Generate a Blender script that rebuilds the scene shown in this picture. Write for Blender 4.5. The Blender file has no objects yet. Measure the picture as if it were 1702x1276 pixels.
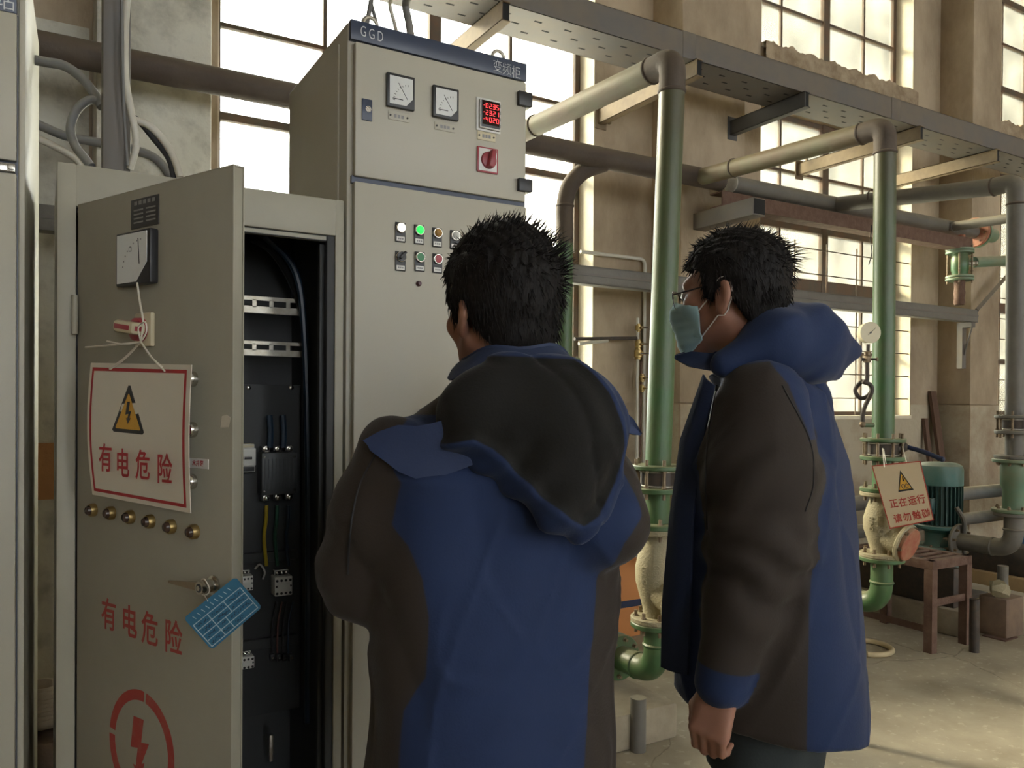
import bpy, bmesh, math, random
import numpy as np
from mathutils import Vector, Matrix

random.seed(7)
S = bpy.context.scene
COL = S.collection
V = Vector

# ------------------------------------------------------------------ camera
F_PX = 1330.0
CAM = V((0, 0, 1.40))
CY_PX = 677.0                                    # the optical axis meets the (cropped) frame a little below its middle
YAW, PITCH, ROLL = math.radians(59.5), math.radians(-0.4), math.radians(0.38)
_F0 = V((math.cos(YAW), math.sin(YAW), 0)); _R0 = V((math.sin(YAW), -math.cos(YAW), 0)); _U0 = V((0, 0, 1))
FWD = _F0 * math.cos(PITCH) + _U0 * math.sin(PITCH)
_U1 = _U0 * math.cos(PITCH) - _F0 * math.sin(PITCH)
RGT = _R0 * math.cos(ROLL) + _U1 * math.sin(ROLL)
UPV = _U1 * math.cos(ROLL) - _R0 * math.sin(ROLL)
cd = bpy.data.cameras.new('camera'); cam = bpy.data.objects.new('camera', cd); COL.objects.link(cam)
cam.matrix_world = Matrix(((RGT.x, UPV.x, -FWD.x, CAM.x), (RGT.y, UPV.y, -FWD.y, CAM.y), (RGT.z, UPV.z, -FWD.z, CAM.z), (0, 0, 0, 1)))
cd.sensor_width = 36.0; cd.lens = F_PX / 1702 * 36.0; cd.shift_y = (CY_PX - 638) / 1702; cd.clip_start = 0.05; cd.clip_end = 200
S.camera = cam

# ------------------------------------------------------------------ view, sky, sun
S.view_settings.view_transform = 'Standard'; S.view_settings.look = 'None'
S.view_settings.exposure = 0.48; S.view_settings.gamma = 1.0
S.cycles.use_denoising = True; S.cycles.use_adaptive_sampling = False
S.cycles.max_bounces = 10; S.cycles.diffuse_bounces = 5; S.cycles.transparent_max_bounces = 24
S.cycles.sample_clamp_indirect = 6.0; S.cycles.caustics_reflective = False; S.cycles.caustics_refractive = False
wd = bpy.data.worlds.new('overcast sky'); S.world = wd; wd.use_nodes = True
_bg = wd.node_tree.nodes['Background']; _bg.inputs[0].default_value = (0.93, 0.97, 1.0, 1); _bg.inputs[1].default_value = 9.0
sd = bpy.data.lights.new('hazy_sun', 'SUN'); sd.energy = 11.0; sd.angle = math.radians(16); sd.color = (1.0, 0.88, 0.64)
sun = bpy.data.objects.new('hazy_sun', sd); COL.objects.link(sun)
sun.rotation_euler = V((0.42, -0.80, -0.43)).to_track_quat('-Z', 'Y').to_euler()
sun.location = (-4, 9, 9)

# ------------------------------------------------------------------ finding a point of the place from where the photograph sees it
def ray(u, v):
    return FWD + RGT * ((u - 851) / F_PX) + UPV * ((CY_PX - v) / F_PX)
def atY(u, v, y): d = ray(u, v); return CAM + d * (y / d.y)
def atX(u, v, x): d = ray(u, v); return CAM + d * (x / d.x)
def atZ(u, v, z): d = ray(u, v); return CAM + d * ((z - CAM.z) / d.z)
def atD(u, v, dep): return CAM + ray(u, v) * dep
def atPlane(u, v, p, n): d = ray(u, v); return CAM + d * ((p - CAM).dot(n) / d.dot(n))

class Face:
    """a flat face of a thing: x to the right along it, y up, z out of it"""
    def __init__(s, o, xd, n):
        s.o, s.x, s.n = V(o), V(xd).normalized(), V(n).normalized(); s.up = s.n.cross(s.x)
        s.M = Matrix(((s.x.x, s.up.x, s.n.x, s.o.x), (s.x.y, s.up.y, s.n.y, s.o.y), (s.x.z, s.up.z, s.n.z, s.o.z), (0, 0, 0, 1)))
    def at(s, u, v, off=0.0):
        p = atPlane(u, v, s.o + s.n * off, s.n) - s.o
        return p.dot(s.x), p.dot(s.up)
    def rect(s, u0, v0, u1, v1, off=0.0):
        a = s.at(u0, v0, off); b = s.at(u1, v1, off); um = (u0 + u1) / 2
        t = s.at(um, v0, off)[1]; d = s.at(um, v1, off)[1]
        return (a[0] + b[0]) / 2, (t + d) / 2, abs(b[0] - a[0]), abs(t - d)

# ------------------------------------------------------------------ materials
MATS = {}
def mat(name, col, rough=0.6, metal=0.0, col2=None, scale=6.0, amt=0.5, bump=0.0, bscale=60.0, dust=None, emit=None, estr=0, spec=0.5, stretch=None, edge=(0.35, 0.65), alpha=None):
    m = bpy.data.materials.new(name); m.use_nodes = True; nt = m.node_tree; N, L = nt.nodes, nt.links
    b = N['Principled BSDF']
    b.inputs['Roughness'].default_value = rough; b.inputs['Metallic'].default_value = metal
    b.inputs['Specular IOR Level'].default_value = spec
    tc = N.new('ShaderNodeTexCoord'); vec = tc.outputs['Object']
    if stretch:
        mp = N.new('ShaderNodeMapping'); mp.inputs['Scale'].default_value = stretch; L.new(vec, mp.inputs[0]); vec = mp.outputs[0]
    c2 = col2 or tuple(c * 0.82 for c in col)
    nz = N.new('ShaderNodeTexNoise'); nz.inputs['Scale'].default_value = scale; nz.inputs['Detail'].default_value = 7; nz.inputs['Roughness'].default_value = 0.62
    L.new(vec, nz.inputs['Vector'])
    rp = N.new('ShaderNodeMapRange'); rp.inputs[1].default_value = edge[0]; rp.inputs[2].default_value = edge[1]; rp.inputs[4].default_value = amt
    L.new(nz.outputs['Fac'], rp.inputs[0])
    mx = N.new('ShaderNodeMix'); mx.data_type = 'RGBA'
    mx.inputs[6].default_value = (*col, 1); mx.inputs[7].default_value = (*c2, 1); L.new(rp.outputs[0], mx.inputs[0])
    out = mx.outputs[2]
    if dust:
        g = N.new('ShaderNodeNewGeometry'); sx = N.new('ShaderNodeSeparateXYZ'); L.new(g.outputs['Normal'], sx.inputs[0])
        r2 = N.new('ShaderNodeMapRange'); r2.inputs[1].default_value = -0.1; r2.inputs[2].default_value = 0.9; r2.inputs[4].default_value = dust[1]
        L.new(sx.outputs['Z'], r2.inputs[0])
        n2 = N.new('ShaderNodeTexNoise'); n2.inputs['Scale'].default_value = 14; n2.inputs['Detail'].default_value = 6; L.new(tc.outputs['Object'], n2.inputs['Vector'])
        mu = N.new('ShaderNodeMath'); mu.operation = 'MULTIPLY'; L.new(r2.outputs[0], mu.inputs[0])
        r3 = N.new('ShaderNodeMapRange'); r3.inputs[1].default_value = 0.25; r3.inputs[2].default_value = 0.55; r3.inputs[3].default_value = 0.5; L.new(n2.outputs['Fac'], r3.inputs[0])
        L.new(r3.outputs[0], mu.inputs[1])
        m2 = N.new('ShaderNodeMix'); m2.data_type = 'RGBA'; L.new(mu.outputs[0], m2.inputs[0]); L.new(out, m2.inputs[6]); m2.inputs[7].default_value = (*dust[0], 1)
        out = m2.outputs[2]
    L.new(out, b.inputs['Base Color'])
    if bump:
        nb = N.new('ShaderNodeTexNoise'); nb.inputs['Scale'].default_value = bscale; nb.inputs['Detail'].default_value = 8; L.new(vec, nb.inputs['Vector'])
        bp = N.new('ShaderNodeBump'); bp.inputs['Strength'].default_value = bump; bp.inputs['Distance'].default_value = 0.01
        L.new(nb.outputs['Fac'], bp.inputs['Height']); L.new(bp.outputs[0], b.inputs['Normal'])
    if emit:
        b.inputs['Emission Color'].default_value = (*emit, 1); b.inputs['Emission Strength'].default_value = estr
    MATS[name] = m
    return m

def glass_mat(name, tint, haze, hcol, rough=0.1):
    """thin dusty pane: mostly clear, a film of dirt that scatters"""
    m = bpy.data.materials.new(name); m.use_nodes = True; nt = m.node_tree; N, L = nt.nodes, nt.links
    N.remove(N['Principled BSDF']); out = N['Material Output']
    tr = N.new('ShaderNodeBsdfTransparent'); tr.inputs[0].default_value = (*tint, 1)
    gl = N.new('ShaderNodeBsdfGlossy'); gl.inputs['Roughness'].default_value = rough
    tl = N.new('ShaderNodeBsdfTranslucent'); tl.inputs[0].default_value = (*hcol, 1)
    fr = N.new('ShaderNodeFresnel'); fr.inputs[0].default_value = 1.35
    nz = N.new('ShaderNodeTexNoise'); nz.inputs['Scale'].default_value = 3; nz.inputs['Detail'].default_value = 6
    tc = N.new('ShaderNodeTexCoord'); L.new(tc.outputs['Object'], nz.inputs['Vector'])
    mr = N.new('ShaderNodeMapRange'); mr.inputs[1].default_value = 0.3; mr.inputs[2].default_value = 0.7; mr.inputs[3].default_value = haze * 0.5; mr.inputs[4].default_value = haze * 1.4
    L.new(nz.outputs['Fac'], mr.inputs[0])
    m1 = N.new('ShaderNodeMixShader'); L.new(mr.outputs[0], m1.inputs[0]); L.new(tr.outputs[0], m1.inputs[1]); L.new(tl.outputs[0], m1.inputs[2])
    m2 = N.new('ShaderNodeMixShader'); L.new(fr.outputs[0], m2.inputs[0]); L.new(m1.outputs[0], m2.inputs[1]); L.new(gl.outputs[0], m2.inputs[2])
    L.new(m2.outputs[0], out.inputs[0])
    return m

# ------------------------------------------------------------------ mesh building
WL = {}                       # object -> world matrix
class MB:
    def __init__(s, M=None):
        s.bm = bmesh.new(); s.mats = []; s.M = M.copy() if M else Matrix()
    def mi(s, m):
        if m not in s.mats: s.mats.append(m)
        return s.mats.index(m)
    def add(s, vs, fs, m, smooth=True):
        k = s.mi(m); bv = [s.bm.verts.new(s.M @ V(v)) for v in vs]; out = []
        for f in fs:
            try:
                nf = s.bm.faces.new([bv[i] for i in f]); nf.material_index = k; nf.smooth = smooth; out.append(nf)
            except ValueError: pass
        return bv, out
    def box(s, c, d, m, bev=0.0, R=None, seg=2):
        hx, hy, hz = d[0] / 2, d[1] / 2, d[2] / 2; c = V(c)
        pts = [V((x * hx, y * hy, z * hz)) for x in (-1, 1) for y in (-1, 1) for z in (-1, 1)]
        if R: pts = [R @ p for p in pts]
        bv, fs = s.add([c + p for p in pts], [(0, 1, 3, 2), (4, 6, 7, 5), (0, 4, 5, 1), (2, 3, 7, 6), (0, 2, 6, 4), (1, 5, 7, 3)], m)
        if bev > 0:
            es = list({e for f in fs for e in f.edges})
            r = bmesh.ops.bevel(s.bm, geom=es, offset=min(bev, min(d) * 0.45), segments=seg, affect='EDGES', profile=0.5)
            for f in r['faces']: f.smooth = True
        return s
    def bx(s, a, b, m, bev=0.0):
        a, b = V(a), V(b); d = b - a
        return s.box((a + b) / 2, (abs(d.x), abs(d.y), abs(d.z)), m, bev)
    @staticmethod
    def frame(d):
        d = V(d).normalized(); a = V((0, 0, 1)) if abs(d.z) < 0.9 else V((1, 0, 0))
        x = a.cross(d).normalized(); return x, d.cross(x)
    def cyl(s, p0, p1, r, m, n=20, r1=None, cap=True):
        p0, p1 = V(p0), V(p1); x, y = s.frame(p1 - p0); r1 = r if r1 is None else r1; vs = []
        for p, q in ((p0, r), (p1, r1)):
            for i in range(n):
                a = 2 * math.pi * i / n; vs.append(p + x * (q * math.cos(a)) + y * (q * math.sin(a)))
        fs = [(i, (i + 1) % n, n + (i + 1) % n, n + i) for i in range(n)]
        if cap: fs += [tuple(range(n - 1, -1, -1)), tuple(range(n, 2 * n))]
        s.add(vs, fs, m); return s
    def lathe(s, p0, ax, prof, m, n=24, cap=True):
        p0 = V(p0); ax = V(ax).normalized(); x, y = s.frame(ax); vs = []; k = len(prof)
        for h, r in prof:
            for i in range(n):
                a = 2 * math.pi * i / n; vs.append(p0 + ax * h + x * (r * math.cos(a)) + y * (r * math.sin(a)))
        fs = [(j * n + i, j * n + (i + 1) % n, (j + 1) * n + (i + 1) % n, (j + 1) * n + i) for j in range(k - 1) for i in range(n)]
        if cap: fs += [tuple(range(n - 1, -1, -1)), tuple(range((k - 1) * n, k * n))]
        s.add(vs, fs, m); return s
    def tube(s, pts, r, m, n=12, cap=True, closed=False):
        pts = [V(p) for p in pts]; k = len(pts); vs = []; rr = r if isinstance(r, (list, tuple)) else [r] * k; prev = None
        for i, p in enumerate(pts):
            if closed: t = pts[(i + 1) % k] - pts[i - 1]
            else: t = pts[min(i + 1, k - 1)] - pts[max(i - 1, 0)]
            t.normalize()
            if prev is None: x, y = s.frame(t)
            else:
                x = prev - t * prev.dot(t)
                x = x.normalized() if x.length > 1e-6 else s.frame(t)[0]
                y = t.cross(x)
            prev = x
            for j in range(n):
                a = 2 * math.pi * j / n; vs.append(p + x * (rr[i] * math.cos(a)) + y * (rr[i] * math.sin(a)))
        q = k if closed else k - 1
        fs = [(i * n + j, i * n + (j + 1) % n, ((i + 1) % k) * n + (j + 1) % n, ((i + 1) % k) * n + j) for i in range(q) for j in range(n)]
        if cap and not closed: fs += [tuple(range(n - 1, -1, -1)), tuple(range((k - 1) * n, k * n))]
        s.add(vs, fs, m); return s
    def prism(s, poly, z0, z1, m, smooth=False):
        n = len(poly); vs = [(x, y, z0) for x, y in poly] + [(x, y, z1) for x, y in poly]
        ar = sum(poly[i][0] * poly[(i + 1) % n][1] - poly[(i + 1) % n][0] * poly[i][1] for i in range(n))
        fs = [(i, (i + 1) % n, n + (i + 1) % n, n + i) for i in range(n)] + [tuple(range(n - 1, -1, -1)), tuple(range(n, 2 * n))]
        if (ar < 0) != (z1 < z0): fs = [tuple(reversed(f)) for f in fs]
        s.add(vs, fs, m, smooth); return s
    def ball(s, c, r, m, n=16, R=None):
        r = r if isinstance(r, (list, tuple)) else (r, r, r); c = V(c); k = max(6, n // 2); vs = []; fs = []
        for j in range(1, k):
            th = math.pi * j / k
            for i in range(n):
                a = 2 * math.pi * i / n; p = V((r[0] * math.sin(th) * math.cos(a), r[1] * math.sin(th) * math.sin(a), r[2] * math.cos(th)))
                vs.append(c + (R @ p if R else p))
        for z in (1, -1):
            p = V((0, 0, r[2] * z)); vs.append(c + (R @ p if R else p))
        t, b = len(vs) - 2, len(vs) - 1
        for j in range(k - 2):
            for i in range(n): fs.append((j * n + i, (j + 1) * n + i, (j + 1) * n + (i + 1) % n, j * n + (i + 1) % n))
        for i in range(n):
            fs.append((t, i, (i + 1) % n)); fs.append((b, (k - 2) * n + (i + 1) % n, (k - 2) * n + i))
        s.add(vs, fs, m); return s
    def loft(s, rings, m, cap=True, closed=True):
        n = len(rings[0]); vs = [p for r in rings for p in r]; q = n if closed else n - 1
        fs = [(j * n + i, j * n + (i + 1) % n, (j + 1) * n + (i + 1) % n, (j + 1) * n + i) for j in range(len(rings) - 1) for i in range(q)]
        if cap and closed: fs += [tuple(range(n - 1, -1, -1)), tuple(range((len(rings) - 1) * n, len(rings) * n))]
        s.add(vs, fs, m); return s
    def text(s, body, M, size, m, off=0.0, ext=0.0004, sx=1.0, align='CENTER'):
        cu = bpy.data.curves.new('letters', 'FONT'); cu.body = body; cu.size = size; cu.align_x = align; cu.align_y = 'CENTER'
        cu.offset = off; cu.extrude = ext; cu.resolution_u = 4
        o = bpy.data.objects.new('letters', cu); COL.objects.link(o)
        dg = bpy.context.evaluated_depsgraph_get(); me = bpy.data.meshes.new_from_object(o.evaluated_get(dg))
        vs = [M @ V((v.co.x * sx, v.co.y, v.co.z)) for v in me.vertices]; fs = [tuple(p.vertices) for p in me.polygons]
        s.add(vs, fs, m, False)
        bpy.data.objects.remove(o); bpy.data.curves.remove(cu); bpy.data.meshes.remove(me)
        return s
    def build(s, name, parent=None, ang=38, label=None, solid=0):
        bmesh.ops.recalc_face_normals(s.bm, faces=s.bm.faces) if solid else None
        me = bpy.data.meshes.new(name)
        if parent is not None: s.bm.transform(WL[parent].inverted())
        s.bm.to_mesh(me); s.bm.free()
        for m in s.mats: me.materials.append(m)
        me.set_sharp_from_angle(angle=math.radians(ang))
        o = bpy.data.objects.new(name, me); COL.objects.link(o)
        if parent is not None: o.parent = parent; WL[o] = WL[parent]
        else: WL[o] = Matrix()
        if label: o['label'] = label
        return o

def tag(o, label, cat, group=None, kind=None):
    if label: o['label'] = label
    if cat: o['category'] = cat
    if group: o['group'] = group
    if kind: o['kind'] = kind
    return o
def thing(name, label, cat, loc=(0, 0, 0), group=None, rotz=0.0):
    o = bpy.data.objects.new(name, None); COL.objects.link(o); o.location = loc; o.rotation_euler = (0, 0, rotz); o.empty_display_size = 0.1
    WL[o] = Matrix.Translation(V(loc)) @ Matrix.Rotation(rotz, 4, 'Z')
    return tag(o, label, cat, group)
def recenter(o):
    """put a single-mesh thing's origin at the middle of its base"""
    me = o.data; co = np.empty(len(me.vertices) * 3); me.vertices.foreach_get('co', co); co = co.reshape(-1, 3)
    c = V(((co[:, 0].min() + co[:, 0].max()) / 2, (co[:, 1].min() + co[:, 1].max()) / 2, co[:, 2].min()))
    me.transform(Matrix.Translation(-c)); o.location = c; WL[o] = Matrix.Translation(c); return o
def solo(mb, name, label, cat, group=None, ang=38):
    return tag(recenter(mb.build(name, None, ang)), label, cat, group)
def struct(mb, name, parent=None, label=None):
    o = mb.build(name, parent)
    if parent is None: o['kind'] = 'structure'
    if label: o['label'] = label
    return o
def fillet(pts, r, n=7):
    pts = [V(p) for p in pts]; out = [pts[0]]
    for i in range(1, len(pts) - 1):
        a, b, c = pts[i - 1], pts[i], pts[i + 1]; d0 = (a - b); d1 = (c - b)
        k = min(r, d0.length * 0.49, d1.length * 0.49); p0 = b + d0.normalized() * k; p1 = b + d1.normalized() * k
        for j in range(n + 1):
            t = j / n; out.append(p0 * (1 - t) ** 2 + b * (2 * t * (1 - t)) + p1 * t ** 2)
    out.append(pts[-1]); return out
def spline(pts, n=8):
    pts = [V(p) for p in pts]; q = [pts[0] * 2 - pts[1]] + pts + [pts[-1] * 2 - pts[-2]]; out = []
    for i in range(1, len(q) - 2):
        for j in range(n):
            t = j / n; a, b, c, d = q[i - 1], q[i], q[i + 1], q[i + 2]
            out.append(0.5 * ((2 * b) + (c - a) * t + (2 * a - 5 * b + 4 * c - d) * t * t + (-a + 3 * b - 3 * c + d) * t ** 3))
    out.append(pts[-1]); return out
def rings(p, ax, r, n, ph=0.0):
    x, y = MB.frame(ax); return [V(p) + x * (r * math.cos(2 * math.pi * i / n + ph)) + y * (r * math.sin(2 * math.pi * i / n + ph)) for i in range(n)]

# ---- paints and stuffs
paint = mat('cabinet paint', (0.44, 0.42, 0.335), 0.45, col2=(0.38, 0.36, 0.29), scale=2.5, amt=0.5)
paint_old = mat('old cabinet paint', (0.36, 0.345, 0.275), 0.5, col2=(0.29, 0.27, 0.205), scale=2.2, amt=0.6)
paint_pale = mat('pale cabinet paint', (0.455, 0.43, 0.35), 0.45, col2=(0.45, 0.44, 0.36), scale=3)
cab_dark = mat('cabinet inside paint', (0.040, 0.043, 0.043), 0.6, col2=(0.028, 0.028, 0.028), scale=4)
band = mat('dark blue enamel', (0.035, 0.048, 0.085), 0.35, col2=(0.05, 0.065, 0.10), scale=5)
black = mat('black plastic', (0.018, 0.019, 0.021), 0.4, col2=(0.03, 0.03, 0.032), scale=20)
rubber = mat('black rubber', (0.02, 0.02, 0.022), 0.7)
white_p = mat('white plastic', (0.72, 0.72, 0.68), 0.4, col2=(0.62, 0.62, 0.57), scale=8)
cream_p = mat('cream plastic', (0.62, 0.56, 0.38), 0.45)
dial_w = mat('meter scale white', (0.70, 0.72, 0.70), 0.3)
chrome = mat('chromed steel', (0.62, 0.60, 0.55), 0.22, 1.0, col2=(0.45, 0.43, 0.39), scale=30)
zinc = mat('zinc plated steel', (0.50, 0.48, 0.42), 0.42, 0.8, col2=(0.33, 0.29, 0.21), scale=22, amt=0.8)
brass = mat('tarnished brass', (0.42, 0.30, 0.12), 0.4, 0.9, col2=(0.22, 0.16, 0.08), scale=25)
red_p = mat('red paint', (0.42, 0.025, 0.03), 0.55, col2=(0.34, 0.03, 0.035), scale=12)
stencil = mat('worn red stencil paint', (0.36, 0.045, 0.035), 0.6, col2=(0.33, 0.12, 0.085), scale=38, amt=0.9, edge=(0.5, 0.8))
red_plastic = mat('red plastic', (0.36, 0.05, 0.065), 0.35)
letter_w = mat('white lettering', (0.62, 0.64, 0.66), 0.5)
sign_w = mat('sign board white', (0.68, 0.63, 0.52), 0.45, col2=(0.62, 0.57, 0.46), scale=5, amt=0.4)
sign_y = mat('sign yellow', (0.66, 0.36, 0.045), 0.5)
string_w = mat('white plastic string', (0.75, 0.71, 0.60), 0.5)
# ================================================================== THE HALL
plaster = mat('stained plaster', (0.43, 0.345, 0.24), 0.9, col2=(0.215, 0.16, 0.105), scale=2.1, amt=0.9, bump=0.5, bscale=30, stretch=(1, 1, 0.5), edge=(0.40, 0.70))
plaster_low = mat('grey cement dado', (0.40, 0.345, 0.25), 0.92, col2=(0.25, 0.18, 0.12), scale=2.6, amt=0.85, bump=0.45, bscale=30, edge=(0.46, 0.66))
rough_c = mat('crumbling concrete', (0.40, 0.32, 0.22), 0.95, col2=(0.22, 0.16, 0.10), scale=9, amt=0.9, bump=0.8, bscale=40)
sill_w = mat('lime washed reveal', (0.70, 0.64, 0.50), 0.85, col2=(0.55, 0.48, 0.36), scale=4, amt=0.7, bump=0.2)
steel_w = mat('old window steel', (0.085, 0.075, 0.055), 0.7, col2=(0.15, 0.075, 0.04), scale=9, amt=0.7)
ceil_m = mat('ceiling limewash', (0.42, 0.40, 0.36), 0.9)
glass_a = glass_mat('dusty window pane', (0.96, 0.97, 0.95), 0.22, (0.95, 0.95, 0.90)); glass_b = glass_mat('thinly dusted window pane', (0.97, 0.975, 0.92), 0.13, (0.95, 0.95, 0.88))

# ---- concrete floor with hairline cracks
def floor_mat():
    m = mat('worn concrete floor', (0.40, 0.355, 0.265), 0.8, col2=(0.25, 0.21, 0.15), scale=1.9, amt=0.9, bump=0.12, bscale=45, edge=(0.36, 0.66))
    nt = m.node_tree; N, L = nt.nodes, nt.links; b = N['Principled BSDF']; src = b.inputs['Base Color'].links[0].from_socket
    tc = N.new('ShaderNodeTexCoord'); wp = N.new('ShaderNodeTexNoise'); wp.inputs['Scale'].default_value = 3.5; wp.inputs['Detail'].default_value = 5; L.new(tc.outputs['Object'], wp.inputs['Vector'])
    ad = N.new('ShaderNodeMix'); ad.data_type = 'VECTOR'; ad.inputs[0].default_value = 0.16; L.new(tc.outputs['Object'], ad.inputs[4]); L.new(wp.outputs['Color'], ad.inputs[5])
    vo = N.new('ShaderNodeTexVoronoi'); vo.feature = 'DISTANCE_TO_EDGE'; vo.inputs['Scale'].default_value = 0.7; L.new(ad.outputs[1], vo.inputs['Vector'])
    mr = N.new('ShaderNodeMapRange'); mr.inputs[1].default_value = 0.0008; mr.inputs[2].default_value = 0.0032; mr.inputs[3].default_value = 0.6; mr.inputs[4].default_value = 0.0; L.new(vo.outputs['Distance'], mr.inputs[0])
    cm = N.new('ShaderNodeMapRange'); cm.inputs[1].default_value = 0.46; cm.inputs[2].default_value = 0.54; cn = N.new('ShaderNodeTexNoise'); cn.inputs['Scale'].default_value = 0.8; L.new(tc.outputs['Object'], cn.inputs['Vector']); L.new(cn.outputs['Fac'], cm.inputs[0])
    ck = N.new('ShaderNodeMath'); ck.operation = 'MULTIPLY'; L.new(mr.outputs[0], ck.inputs[0]); L.new(cm.outputs[0], ck.inputs[1])
    mx = N.new('ShaderNodeMix'); mx.data_type = 'RGBA'; L.new(ck.outputs[0], mx.inputs[0]); L.new(src, mx.inputs[6]); mx.inputs[7].default_value = (0.13, 0.11, 0.085, 1)
    sp = N.new('ShaderNodeTexNoise'); sp.inputs['Scale'].default_value = 26; sp.inputs['Detail'].default_value = 4; L.new(tc.outputs['Object'], sp.inputs['Vector'])
    r2 = N.new('ShaderNodeMapRange'); r2.inputs[1].default_value = 0.60; r2.inputs[2].default_value = 0.68; r2.inputs[4].default_value = 0.35; L.new(sp.outputs['Fac'], r2.inputs[0])
    m2 = N.new('ShaderNodeMix'); m2.data_type = 'RGBA'; L.new(r2.outputs[0], m2.inputs[0]); L.new(mx.outputs[2], m2.inputs[6]); m2.inputs[7].default_value = (0.62, 0.56, 0.45, 1)
    L.new(m2.outputs[2], b.inputs['Base Color']); return m
floor_m = floor_mat()
XL, XR, YB, YW, YG, ZC = -3.5, 15.0, -6.5, 4.43, 4.63, 6.4
mb = MB(); mb.bx((XL, YB, -0.15), (XR, YW + 0.35, 0), floor_m); struct(mb, 'floor')
mb = MB(); mb.bx((XL, YB, ZC), (XR, YW + 0.35, ZC + 0.15), ceil_m); struct(mb, 'ceiling')
mb = MB(); mb.bx((XL - 0.2, YB, 0), (XL, YW + 0.35, ZC), plaster); struct(mb, 'wall_left')
mb = MB(); mb.bx((XR, YB, 0), (XR + 0.2, YW + 0.35, ZC), plaster); struct(mb, 'wall_right')

ZS, ZH, ZU, ZT = 1.29, 3.80, 4.21, 5.9        # sill, head, upper sill, upper head
WIN = [(0.80, 3.25), (4.85, 6.81), (8.02, 10.1), (11.5, 13.5)]
def wall_with_windows(name, y0, y1, dado):
    mb = MB(); xs = [XL] + [x for w in WIN for x in w] + [XR]
    for i in range(0, len(xs), 2):
        mb.bx((xs[i], y0, 1.40), (xs[i + 1], y1, ZC), plaster)
        mb.bx((xs[i], y0 + dado, 0), (xs[i + 1], y1, 1.40), plaster_low)
    for a, b in WIN:
        mb.bx((a, y0 + dado, 0), (b, y1, ZS), plaster_low)
        if a > 1: mb.bx((a, y0, ZH), (b, y1, ZU), plaster)
        mb.bx((a, y0, ZT), (b, y1, ZC), plaster)
    struct(mb, name)
wall_with_windows('wall_back', YW, YW + 0.35, -0.006)
# the wall behind the photographer, unseen; its open gaps sized for the fill light
mb = MB(); mb.bx((XL, YB - 0.3, 0), (XR, YB, 1.2), plaster_low); mb.bx((XL, YB - 0.3, 4.6), (XR, YB, ZC), plaster)
x = XL
while x < XR:
    mb.bx((x, YB - 0.3, 1.2), (min(x + 2.3, XR), YB, 4.6), plaster); x += 3.4
struct(mb, 'wall_front')

pale_pl = mat('pale mottled plaster', (0.60, 0.585, 0.50), 0.9, col2=(0.26, 0.25, 0.21), scale=5, amt=0.75, bump=0.4, bscale=30, edge=(0.48, 0.70)); brick_o = mat('bare orange brick', (0.50, 0.26, 0.11), 0.95, col2=(0.40, 0.20, 0.09), scale=9, bump=0.4)
# columns standing out of the wall
for i, (a, b) in enumerate(((0.215, 0.716), (3.755, 4.357), (7.22, 7.68), (10.7, 11.2))):
    pu, pl = (pale_pl, pale_pl) if i == 0 else (plaster, plaster_low)
    mb = MB(); mb.bx((a, 4.12, 1.40), (b, YW + 0.01, ZC), pu, 0.012); mb.bx((a - 0.006, 4.114, 0), (b + 0.006, YW + 0.01, 1.40), pl, 0.01)
    struct(mb, 'trim_%d' % (i + 1), label='plastered concrete column standing out of the window wall')
mb = MB(); mb.bx((-1.0, YW - 0.02, 0), (0.2, YW - 0.001, 3.2), pale_pl); mb.bx((-0.5, YW - 0.024, 0.92), (0.15, YW - 0.019, 1.19), brick_o); struct(mb, 'trim_9', label='pale mottled plaster with a bare orange brick patch between the left cabinets')
# broken ledge under the upper windows
for i, (a, b) in enumerate(WIN[1:3]):
    mb = MB(); n = 70; top = []; rnd = random.Random(30 + i)
    for k in range(n + 1):
        xx = a + (b - a) * k / n; top.append((xx, ZU + 0.012 * math.sin(k * .7 + i) + rnd.uniform(0.0, 0.022)))
    for k in range(n):
        x0, z0 = top[k]; x1, z1 = top[k + 1]
        mb.add([(x0, YW - 0.05, ZU - 0.13), (x1, YW - 0.05, ZU - 0.13), (x1, YW - 0.05, z1), (x0, YW - 0.05, z0), (x1, YG - 0.02, z1), (x0, YG - 0.02, z0), (x1, YW + 0.02, ZU - 0.13), (x0, YW + 0.02, ZU - 0.13)],
               [(0, 1, 2, 3), (3, 2, 4, 5), (7, 6, 1, 0)], rough_c, False)
    struct(mb, 'trim_%d' % (i + 5), label='crumbling concrete ledge under the upper window')

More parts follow.
